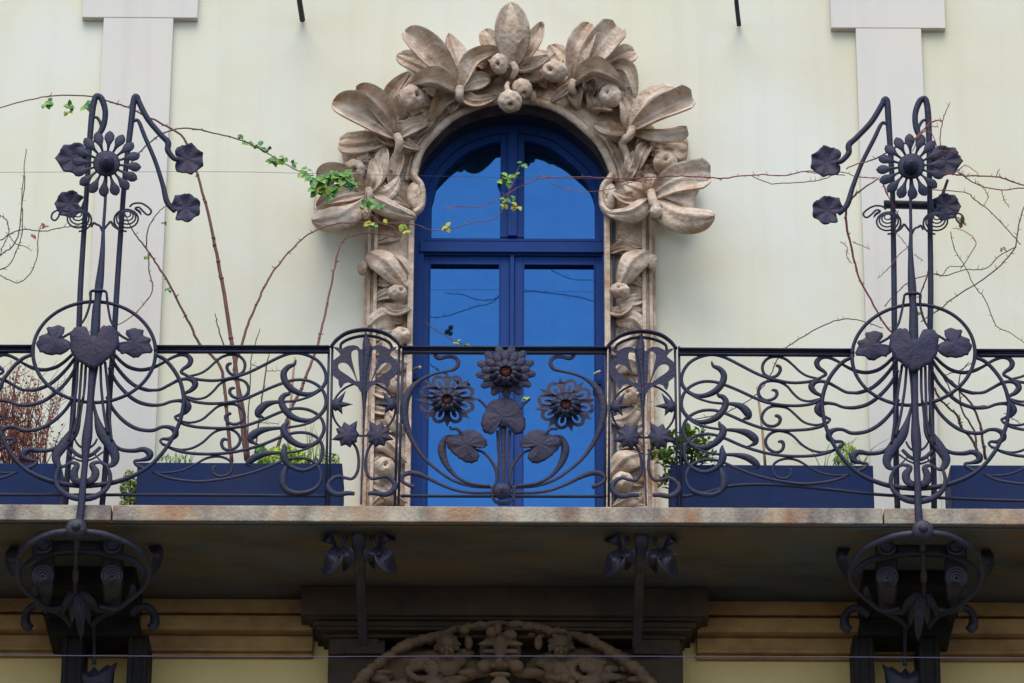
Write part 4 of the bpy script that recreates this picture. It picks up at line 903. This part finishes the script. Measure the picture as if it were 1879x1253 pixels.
# ================================================================== planters and plants
YPL = -0.88
def planter(x0, x1, lab, yt=849, x0b=None, x1b=None):
    a, c = X(x0, yt, YPL), X(x1, yt, YPL); z1 = P((x0+x1)/2, yt, YPL).z; root = empty('planter', ((a+c)/2, YPL+.18, ZT), lab, 'planter', 'navy planters on the balcony')
    b = MB(); t = .015; z0 = ZT+.01; y0, y1 = YPL, YPL+.36
    b.box(a, c, y0, y0+t, z0, z1); b.box(a, c, y1-t, y1, z0, z1); b.box(a, a+t, y0+t, y1-t, z0, z1); b.box(c-t, c, y0+t, y1-t, z0, z1); b.box(a+t, c-t, y0+t, y1-t, z0, z0+t)
    b.build('trough', M['navy'], root, smooth=False, bevel=.004)
    b = MB(); b.box(a+t+.001, c-t-.001, y0+t+.001, y1-t-.001, z0+.1, z1-.04); b.build('soil', M['soil'], root, smooth=False)
    return root
planter(-330, 112, 'navy planter behind the left standard, holding the dry red shrub'); planter(252, 628, 'long navy planter left of the door, with tall red canes growing from it')
planter(1230, 1602, 'long navy planter right of the door, with the green leafy shrub', 853); planter(1744, 2200, 'navy planter at the right edge of the frame', 854)

def leaflet(b, p, d, n, L, w_):
    """folded pointed leaf at world p along d, face normal n"""
    d = d.normalized(); s_ = d.cross(n).normalized(); nn = s_.cross(d); i = len(b.v)
    b.v += [p, p+d*L*.35+s_*w_+nn*w_*.35, p+d*L*.72+s_*w_*.8+nn*w_*.25, p+d*L-nn*w_*.3, p+d*L*.72-s_*w_*.8+nn*w_*.25, p+d*L*.35-s_*w_+nn*w_*.35, p+d*L*.5]
    b.f += [(i, i+1, i+6), (i+1, i+2, i+6), (i+2, i+3, i+6), (i+3, i+4, i+6), (i+4, i+5, i+6), (i+5, i, i+6)]
def rvec(rn, yb=0.0): return Vector((rn.uniform(-1, 1), rn.uniform(-1, 1)+yb, rn.uniform(-1, 1))).normalized()
def jitter(pts, rn, a=1.0, step=12):
    """add knots and small kinks to a vine polyline"""
    q = cr_open([p if len(p) > 2 else (*p, 1.0) for p in pts], 5); return [(p[0]+rn.uniform(-a, a)*(0 < i < len(q)-1), p[1]+rn.uniform(-a, a)*(0 < i < len(q)-1))+tuple(p[2:]) for i, p in enumerate(q)]
def vine(label, strands, leaves=(), mt='cane_dry', cat='vine', lm='leaf', group=None, name='climbing_vine', spurs=.4, leafY=-.55):
    """strands: (pts px with radius, Y0, Y1)"""
    rn = random.Random(len(label)*7+len(strands)); b = MB()
    p0 = strands[0][0][0]; root = empty(name, P(p0[0], p0[1], strands[0][1]), label, cat, group)
    for pts, Y0, Y1 in strands:
        q = jitter(pts, rn, .8); n = len(q)
        b.tube([(p[0], p[1], p[2], Y0+(Y1-Y0)*i/(n-1)) for i, p in enumerate(q)], n=1, seg=6)
        for i in range(2, n-1):
            if rn.random() < spurs:
                Y = Y0+(Y1-Y0)*i/(n-1); a = rn.uniform(0, 6.28); L = rn.uniform(3, 8); x, y, r_ = q[i][:3]
                b.tube([(x, y, r_*.6, Y), (x+math.cos(a)*L*.6, y+math.sin(a)*L*.6-1, r_*.45, Y), (x+math.cos(a)*L, y+math.sin(a)*L-2, r_*.3, Y)], n=1, seg=5)
                if L > 6: b.ell(P(x, y, Y), (r_*1.4*S(Y),)*3, nu=6, nv=4)
    b.build('stem', M[mt], root)
    if leaves:
        for mname in sorted(set(l[3] if len(l) > 3 else lm for l in leaves)):
            b = MB()
            for l in leaves:
                if (l[3] if len(l) > 3 else lm) != mname: continue
                x, y, sz = l[:3]; Y = l[4] if len(l) > 4 else leafY
                for k in range(4):
                    d = Vector((rn.uniform(-1, 1), rn.uniform(-.4, .2), rn.uniform(-1.1, .5)))
                    leaflet(b, P(x+rn.uniform(-2, 2), y+rn.uniform(-2, 2), Y), d, Vector((rn.uniform(-.4, .4), -1, rn.uniform(0, .8))), sz*S(Y)*rn.uniform(.8, 1.25), sz*S(Y)*.42)
            b.build('foliage', M[mname], root)
    return root
# left group
vine('long thorny cane arching from the left planter over the top of the left standard', [([(452,845,4),(441,750,4),(430,660,3.8),(415,560,3.6),(400,480,3.2),(385,405,2.8),(362,320,2.4),(338,255,2.2),(300,228,2.0),(262,210,1.8),(235,197,1.7),(200,186,1.6),(165,176,1.5),(103,175,1.4),(60,182,1.3),(0,197,1.2),(-120,240,1.0)], -.65, -1.0)],
     [(85,190,15), (92,186,11), (118,195,12,'leaf'), (128,196,11), (124,206,10,'leaf_yel'), (163,195,15), (168,185,10)], mt='cane', cat='vine')
vine('kinked cane bending left from the left planter up to the left standard', [([(425,848,3.6),(416,760,3.2),(411,700,3),(400,665,2.8),(366,630,2.6),(347,592,2.3),(330,560,2.2),(310,520,2),(285,480,1.8),(268,455,1.6),(248,430,1.3),(236,408,1.1),(226,385,.9)], -.65, -.9),
     ([(272,462,1.3),(274,500,1.2),(280,530,1.2),(262,560,1.1),(225,592,1),(150,612,1)], -.9, -1.1), ([(268,455,1.2),(272,420,1.1),(290,390,1),(305,378,.9)], -.9, -1.0)], [(270,470,8), (308,531,7), (302,408,6,'leaf_red')], mt='cane')
vine('leafy vine running from the left standard across the wall to the leaf arch', [([(240,300,1.6),(260,275,1.6),(290,250,1.6),(320,238,1.5),(352,236,1.5),(392,244,1.4),(440,256,1.3),(480,275,1.2),(515,296,1.1),(550,315,1.0),(576,322,.9)], -.9, -.45)],
     [(445,255,12), (452,262,12), (478,270,14), (492,274,10), (508,295,15), (520,290,12), (515,300,10), (553,318,11), (563,312,9), (582,330,20), (583,348,17), (596,325,17,'leaf'), (605,322,17,'leaf'), (615,340,15,'leaf'), (632,328,20), (604,352,15), (640,330,14), (574,326,17), (592,338,18), (612,328,18), (622,322,18), (598,344,17,'leaf_yel'), (622,338,17,'leaf_yel'), (634,322,15), (580,352,14), (606,360,13), (644,340,13), (500,296,12), (468,268,10), (538,302,10)], mt='cane_dry')
vine('pair of canes crossing in an arc from the left planter to the leaf arch jamb', [([(456,843,3.4),(445,745,3.2),(432,690,3),(431,672,2.8),(443,633,2.6),(455,595,2.4),(470,560,2.2),(488,520,2),(510,487,1.8),(535,458,1.6),(565,430,1.5),(610,412,1.3),(660,408,1.2),(712,410,1.1),(760,412,1),(790,422,.9),(825,420,.9),(870,408,.9),(905,402,.8),(922,385,.8),(935,350,.7),(955,300,.6)], -.65, -.35),
     ([(508,824,3.2),(531,756,3),(549,722,2.8),(568,673,2.6),(582,636,2.4),(592,595,2.2),(603,545,2),(614,490,1.8),(624,450,1.6),(645,432,1.4),(690,428,1.3),(730,436,1)], -.65, -.4), ([(672,352,1.1),(676,385,1.1),(700,410,1.1),(718,415,1),(735,436,1)], -.42, -.4)],
     [(662,375,12), (672,372,11), (690,375,14), (698,380,10), (680,408,12,'leaf_yel'), (684,415,10,'leaf'), (705,403,10,'leaf_yel'), (736,412,12,'leaf_yel'), (748,424,9,'leaf_yel'), (820,418,12,'leaf_yel'), (928,335,14,'leaf',-.35), (932,325,14,'leaf',-.35), (945,322,10,'leaf',-.35), (957,300,12,'leaf',-.35), (928,365,11,'leaf',-.35), (926,378,9,'leaf_yel',-.35), (948,378,12,'leaf_yel',-.35), (943,362,8,'leaf',-.35)], mt='cane')
vine('thin dark twigs rising and hooking at the left edge of the wall', [([(-60,560,1.2),(0,470,1.3),(20,455,1.3),(35,425,1.2),(40,375,1.1),(45,340,1),(44,310,.9),(48,273,.8)], -.5, -.5), ([(-20,510,1.1),(0,495,1.1),(18,485,1),(32,455,1),(41,425,1),(41,390,.9),(40,355,.9),(44,320,.7)], -.45, -.5),
     ([(-30,445,1.2),(0,441,1.2),(20,428,1.2),(48,421,1.1),(80,424,1.1),(118,417,1),(150,414,1),(178,410,.9)], -.5, -.8), ([(-40,480,1),(0,505,1),(20,515,1),(36,518,1),(55,502,1),(68,470,.9),(69,440,.9),(74,415,.7)], -.5, -.5), ([(-20,390,1),(5,397,1),(14,410,1),(16,430,.9),(6,450,.9),(0,470,.8)], -.5, -.5), ([(16,430,.8),(30,448,.8),(48,453,.7),(58,460,.5)], -.5, -.5)],
     [(82,419,9,'leaf_red'), (61,432,8,'leaf_red')])
vine('upright bare twigs with side shoots between the canes of the left planter', [([(455,830,1.3),(456,756,1.2),(459,700,1.1),(461,656,1),(470,625,.9),(477,603,.7)], -.7, -.7), ([(468,832,1.8),(476,768,1.5),(488,680,1.3),(494,650,1)], -.7, -.7), ([(488,680,.8),(500,681,.7),(518,680,.5)], -.7, -.7), ([(476,776,.8),(495,776,.7),(512,778,.5)], -.7, -.7), ([(416,645,1.6),(403,610,1.3),(398,590,1),(395,575,.7)], -.7, -.7), ([(461,668,.8),(475,672,.7),(486,673,.5)], -.7, -.7)], mt='cane_dry')
b = MB(); b.tube([(527, 850, 2.6), (530, 790, 2.4), (535, 720, 2.3), (541, 655, 2.0)], Y=-.66, n=2); tag(b.build('plant_stake', M['stake']), 'pale stake leaning behind the railing left of the door', 'stake', 'plant stakes')
b = MB(); b.tube([(1404, 853, 2.6), (1399, 790, 2.4), (1394, 750, 2.2), (1389, 709, 1.8)], Y=-.66, n=2); tag(b.build('plant_stake', M['stake']), 'pale stake standing in the planter right of the door', 'stake', 'plant stakes')
# door and right
vine('red twig crossing before the arched panes and over the right half of the leaf arch', [([(812,382,.7),(845,379,.8),(875,380,.8),(900,372,.8),(925,360,.9),(950,345,.9),(975,333,.9),(1000,326,1),(1050,324,1),(1100,326,1.1),(1150,327,1.2),(1200,325,1.2),(1250,323,1.3),(1300,326,1.4),(1330,327,1.4),(1360,323,1.3),(1400,320,1.2),(1440,322,1.2),(1478,314,1.2),(1515,317,1.1),(1550,322,1)], -.4, -1.0),
     ([(985,325,.7),(1003,325,.7),(1020,340,.7),(1045,349,.7),(1070,352,.7),(1100,350,.7),(1130,344,.7),(1160,334,.8),(1210,328,.8)], -.4, -.45), ([(1380,323,1),(1400,332,1),(1418,337,1),(1455,335,1),(1505,330,1),(1530,320,1)], -.8, -1.0)], mt='cane_red')
vine('dark twig with two withered leaves hanging against the left door pane', [([(780,590,.8),(798,605,.9),(815,613,1),(832,625,1),(845,630,.9),(860,633,.8)], -.1, -.1)], [(838,628,8,'leaf_dark',-.1), (852,632,9,'leaf_dark',-.1), (965,730,9,'leaf_dark',-.1)], mt='cane_dry')
C9 = lambda p: [(1470+a/3.132, 150+b_/3.132)+(c_,) for a, b_, c_ in [(q+(1.0,))[:3] for q in p]]
vine('tangle of red and brown twigs wound through the right standard and hanging from it', [
 (C9([(0,515,1),(130,530,1),(230,520,1),(330,545,1),(440,555,1),(470,580,1),(500,650,.8)]), -1.0, -1.2),
 (C9([(440,560,1.3),(360,610,1.6),(300,660,1.9),(258,740,2.2),(265,850,2.2),(300,1000,2),(330,1120,1.9),(400,1253,1.8),(500,1420,1.8),(620,1530,1.6)]), -1.2, -.9),
 (C9([(260,500,1.2),(300,480,1.3),(430,440,1.4),(560,370,1.6),(650,330,1.7),(700,280,1.7),(745,235,1.5),(800,220,1.3),(812,230,1)]), -1.25, -1.33),
 (C9([(800,380,1),(800,300,1),(812,230,1),(830,170,.9),(857,118,.6)]), -1.2, -1.2), (C9([(640,400,.8),(690,300,.9),(740,290,.9),(775,350,.8),(790,420,.7)]), -1.3, -1.3), (C9([(600,320,.8),(660,330,.9),(720,260,.9),(790,260,.8)]), -1.33, -1.3), (C9([(730,430,1),(790,400,1),(860,400,.9),(920,430,.8)]), -1.25, -1.2),
 (C9([(740,440,1),(800,450,1),(860,480,1),(910,525,1),(960,560,1)]), -1.25, -1.0), (C9([(760,500,.9),(830,530,1),(890,520,1),(940,480,.8),(1010,520,.6)]), -1.25, -1.1),
 (C9([(740,520,1.2),(900,535,1.4),(960,540,1.5),(1120,545,1.5),(1200,570,1.4),(1281,595,1.4),(1500,640,1.2)]), -1.2, -.9), (C9([(920,525,1),(960,560,1.2),(1040,600,1.2),(1150,620,1.2),(1281,610,1.2),(1500,600,1)]), -1.1, -.9), (C9([(1120,545,.9),(1140,500,.7)]), -.9, -.9), (C9([(1150,620,.8),(1165,670,.8),(1195,722,.6)]), -.9, -.9),
 (C9([(740,620,1),(940,635,1),(1000,680,1),(1070,730,1),(1200,865,1),(1262,935,.9)]), -1.2, -.8), (C9([(1010,570,.7),(1055,620,.7),(1075,665,.7),(1040,720,.6)]), -.9, -.9), (C9([(470,580,.9),(490,640,.9),(560,770,.8),(575,850,.7)]), -1.2, -1.2), (C9([(740,640,1.4),(755,720,1.4),(750,900,1.3),(742,1050,1.3),(700,1180,1.4),(680,1253,1.2)]), -1.15, -1.15), (C9([(560,740,.7),(540,850,.7),(600,930,.7),(620,980,.6)]), -1.2, -1.2), (C9([(620,940,.8),(560,1000,.8),(500,1075,.7),(440,1130,.5)]), -1.2, -1.2), (C9([(650,990,.8),(700,1030,.7)]), -1.2, -1.2),
 (C9([(225,920,.8),(265,950,.8),(262,1000,.8),(290,1045,.7)]), -1.1, -1.1), (C9([(295,920,.8),(350,940,.8),(395,965,.6)]), -1.1, -1.1)],
 [(1766,408,10,'leaf_red',-1.2), (1762,403,8,'leaf_red',-1.2), (1686,578,8,'leaf',-1.2), (1840,458,6,'leaf_red',-1)], mt='cane_red', spurs=.45)
vine('thin bare twigs branching across the wall right of the right standard', [
 ([(1690,590,1.1),(1712,575,1.2),(1731,563,1.2)]+C9([(860,1253,1.2),(1080,1110,1.3),(1160,1040,1.3),(1230,950,1.3),(1250,830,1.2),(1281,720,1.1),(1340,600,1)]), -.8, -.6), (C9([(1235,950,1.1),(1140,1000,1.1),(1060,1075,1),(940,1080,1),(830,1115,1),(760,1105,1),(640,1140,1),(550,1210,.9),(480,1290,.9)]), -.6, -1.1), (C9([(860,860,.8),(880,960,.8),(940,1060,.8),(1000,1180,.9),(1060,1253,.9),(1120,1400,.9),(1200,1440,.8),(1280,1500,.7)]), -.9, -.7),
 (C9([(920,1070,.8),(985,970,.8),(1002,912,.8),(930,855,.7),(870,840,.6)]), -.9, -.9), (C9([(760,1105,.8),(810,1110,.8),(850,1065,.8),(935,1060,.7)]), -.9, -.9)], [(1842,458,5,'leaf_red',-.7)], mt='cane_dry')
C8 = lambda p: [(1530+q[0]/2.983, 530+q[1]/2.983)+tuple(q[2:]) for q in p]
vine('bundle of bare canes rising behind the railing right of the right standard', [(C8([(790,900,3),(760,830,2.6),(700,760,2.6),(680,700,2.4),(640,660,2.2),(580,600,2),(550,540,1.8)]), -.7, -.9), (C8([(830,930,3),(820,860,2.6),(800,740,2.4),(760,640,2.2),(700,570,2),(640,500,1.8)]), -.65, -.9), (C8([(780,890,2.2),(770,780,2),(710,680,1.8),(690,600,1.5),(690,470,1.1),(740,400,.9)]), -.7, -.8), (C8([(560,430,1.2),(610,500,1.3),(640,560,1.3),(660,600,1.2)]), -.9, -.8), (C8([(760,650,1),(800,640,1),(870,645,.9)]), -.8, -.8), (C8([(930,680,.9),(1000,720,.9),(1025,750,.8)]), -.7, -.7), (C8([(610,470,.9),(680,450,.9),(760,400,.8)]), -.8, -.8)], mt='cane')
vine('slender brown stem arching over the top rail from the planter right of the door', [([(1272,770,.9),(1314,762,1),(1342,752,1),(1370,737,1),(1393,718,1.1),(1414,687,1.1),(1425,661,1.1),(1445,636,1.1),(1467,622,1.1),(1504,600,1.1),(1548,585,1.1),(1585,590,1),(1620,602,.9)], -.7, -.9)], mt='cane_dry')

# shrubs
def red_shrub():
    root = empty('dry_shrub', P(30, 850, -.7), 'dry reddish twiggy shrub in the planter at the left edge', 'shrub'); rn = random.Random(3)
    b = MB(); lb = MB()
    for i in range(170):
        x0 = rn.uniform(-75, 85); tx = x0+rn.gauss(0, 26); ty = rn.uniform(655, 800)+abs(tx-25)*.45; Y0 = rn.uniform(-.75, -.6); Y1 = Y0+rn.uniform(-.15, .15)
        pts = [(x0, 858, 1.0, Y0), (x0+(tx-x0)*.3+rn.uniform(-6, 6), 858+(ty-858)*.4, .8, Y0), (x0+(tx-x0)*.7+rn.uniform(-7, 7), 858+(ty-858)*.75, .6, Y1), (tx, ty, .35, Y1)]
        b.tube(pts, n=2, seg=4)
        for k in range(rn.randint(7, 14)):
            t = rn.uniform(.25, 1); j = min(2, int(t*3)); u = t*3-j; p, q = pts[j], pts[j+1]; x = p[0]+(q[0]-p[0])*u; y = p[1]+(q[1]-p[1])*u
            if y < 720 and rn.random() < .55: continue
            leaflet(lb, P(x+rn.uniform(-6, 6), y+rn.uniform(-6, 6), Y1+rn.uniform(-.06, .06)), rvec(rn), rvec(rn, -1), S()*rn.uniform(4, 7.5), S()*2.0)
    for i in range(120):
        x0 = rn.uniform(-70, 112); y0 = rn.uniform(690, 840); a = rn.uniform(-2.9, -.3); L = rn.uniform(25, 60); b.tube([(x0, y0, .5, -.7), (x0+math.cos(a)*L*.5+3, y0+math.sin(a)*L*.5, .4, -.7), (x0+math.cos(a)*L, y0+math.sin(a)*L, .25, -.7)], n=2, seg=4)
    b.build('branches', M['cane_red'], root); lb.build('foliage', M['leaf_red'], root)
red_shrub()
def green_shrub():
    root = empty('leafy_shrub', P(1262, 858, -.75), 'green shrub of leaf rosettes in the planter beside the right fan panel', 'shrub'); rn = random.Random(5); st = MB(); lb = MB()
    for (x, y, sz) in ((1262,797,1.1),(1232,803,1),(1287,793,.9),(1243,822,1),(1224,832,1.1),(1206,832,.9),(1197,824,.8),(1270,828,1.1),(1292,820,1),(1300,812,.8),(1256,845,1.1),(1236,848,1),(1218,846,.9),(1285,842,1),(1304,838,.8),(1228,862,.6),(1216,884,.8),(1222,878,.7),(1275,812,1),(1250,810,1),(1212,815,.7)):
        Y = rn.uniform(-1.0, -.75); st.tube([(1262+(x-1262)*.15, 862, 1.8, -.75), (1262+(x-1262)*.6, 862+(y-862)*.4, 1.4, -.78), (x, y, .9, Y)], n=3, seg=6)
        for k in range(int(30*sz)):
            a = rn.uniform(0, 6.28); el = rn.uniform(-.2, 1.25); d = Vector((math.cos(a)*math.cos(el), math.sin(a)*math.cos(el), math.sin(el)))
            leaflet(lb, P(x, y, Y)+d*.012+Vector((0, 0, rn.uniform(-.05, .015))), d, Vector((0, -.3, 1))+rvec(rn)*.5, S()*rn.uniform(11, 18)*sz, S()*rn.uniform(2.8, 4.0)*sz)
    st.build('branches', M['cane_dry'], root); lb.build('foliage', M['leaf_dark'], root)
green_shrub()
def clump(label, name, box, n, L, w_, mt, Y, seed, up_=.3, cat='plant'):
    rn = random.Random(seed); x0, y0, x1, y1 = box; root = empty(name, P((x0+x1)/2, y1, Y), label, cat); b = MB()
    for i in range(n):
        x = rn.uniform(x0, x1); y = rn.uniform(y0+(y1-y0)*abs((x-(x0+x1)/2)/(x1-x0)*1.4)**2, y1); d = rvec(rn); d.z = abs(d.z)+up_
        leaflet(b, P(x, y, Y+rn.uniform(-.1, .1)), d, rvec(rn, -1)+Vector((0, 0, .6)), S()*L*rn.uniform(.6, 1.2), S()*w_)
    b.build('foliage', M[mt], root); return root
M['leaf_lime'] = mat('lime_leaf', (0.42, 0.52, 0.03), 0.6, c2=(0.2, 0.42, 0.03), scale=14)
clump('low lime green cushion plant in the planter left of the door', 'cushion_plant', (474, 822, 566, 858), 620, 8, 3.0, 'leaf_lime', -.72, 8)
clump('small lime tuft beside the cushion plant left of the door', 'cushion_plant', (470, 820, 490, 834), 60, 8, 3, 'leaf', -.72, 9)
clump('dark small-leaved plant trailing beside the end of the left planter', 'trailing_plant', (222, 862, 253, 930), 520, 7, 2.4, 'leaf_dark', -.72, 11, -.4)
clump('small dark plant with tiny leaves near the right end of the left planter', 'small_plant', (578, 828, 622, 856), 170, 6, 2.0, 'leaf_dark', -.75, 12)
clump('bushy sprig at the right end of the planter right of the door', 'small_plant', (1532, 815, 1570, 858), 260, 11, 1.4, 'leaf_dark', -.75, 13, 1.0)
clump('sparse sprig in the left planter near the left standard', 'small_plant', (290, 836, 350, 854), 50, 8, 1.2, 'leaf_dark', -.75, 14, 1.2)
def grass(label, x0, x1, y, h, n, bend, seed, Y=-.74, mt='leaf_dark'):
    rn = random.Random(seed); root = empty('grass_tuft', P((x0+x1)/2, y, Y), label, 'grass tuft'); b = MB()
    for i in range(n):
        x = rn.uniform(x0, x1); hh = h*rn.uniform(.5, 1); bx = rn.uniform(-bend, bend)
        b.tube([(x, y, .9), (x+bx*.3, y-hh*.6, .7), (x+bx, y-hh, .25)], Y=Y+rn.uniform(-.08, .08), n=4, seg=4)
    b.build('blade', M[mt], root)
grass('tuft of tall thin grass blades at the right end of the left planter', 562, 592, 852, 90, 11, 14, 21)
grass('thin grass blades curving from the right planter by the right standard', 1500, 1590, 856, 60, 12, 55, 22)
grass('wispy low blades behind the left planter edge near the left standard', 295, 352, 852, 26, 14, 14, 23)
# low wall grille seen through the railing foot
for x, lab in ((196, 'small metal frame on the wall foot behind the left standard'), (1656, 'small metal frame on the wall foot behind the right standard')):
    root = empty('wall_grille', P(x, 912, -.02), lab, 'grille', 'wall grilles'); b = MB()
    for i, (y0, dx) in enumerate(((898, 12), (905, 20), (917, 22))): b.tube([(x-dx, y0, 1.2), (x+dx, y0, 1.2)], Y=-.03, n=1, seg=6)
    b.tube([(x-12, 898, 1), (x-12, 905, 1)], Y=-.03, n=1); b.tube([(x+12, 898, 1), (x+12, 905, 1)], Y=-.03, n=1); b.tube([(x-21, 905, 1), (x-21, 917, 1)], Y=-.03, n=1); b.tube([(x+21, 905, 1), (x+21, 917, 1)], Y=-.03, n=1)
    b.build('frame', M['wire'], root)
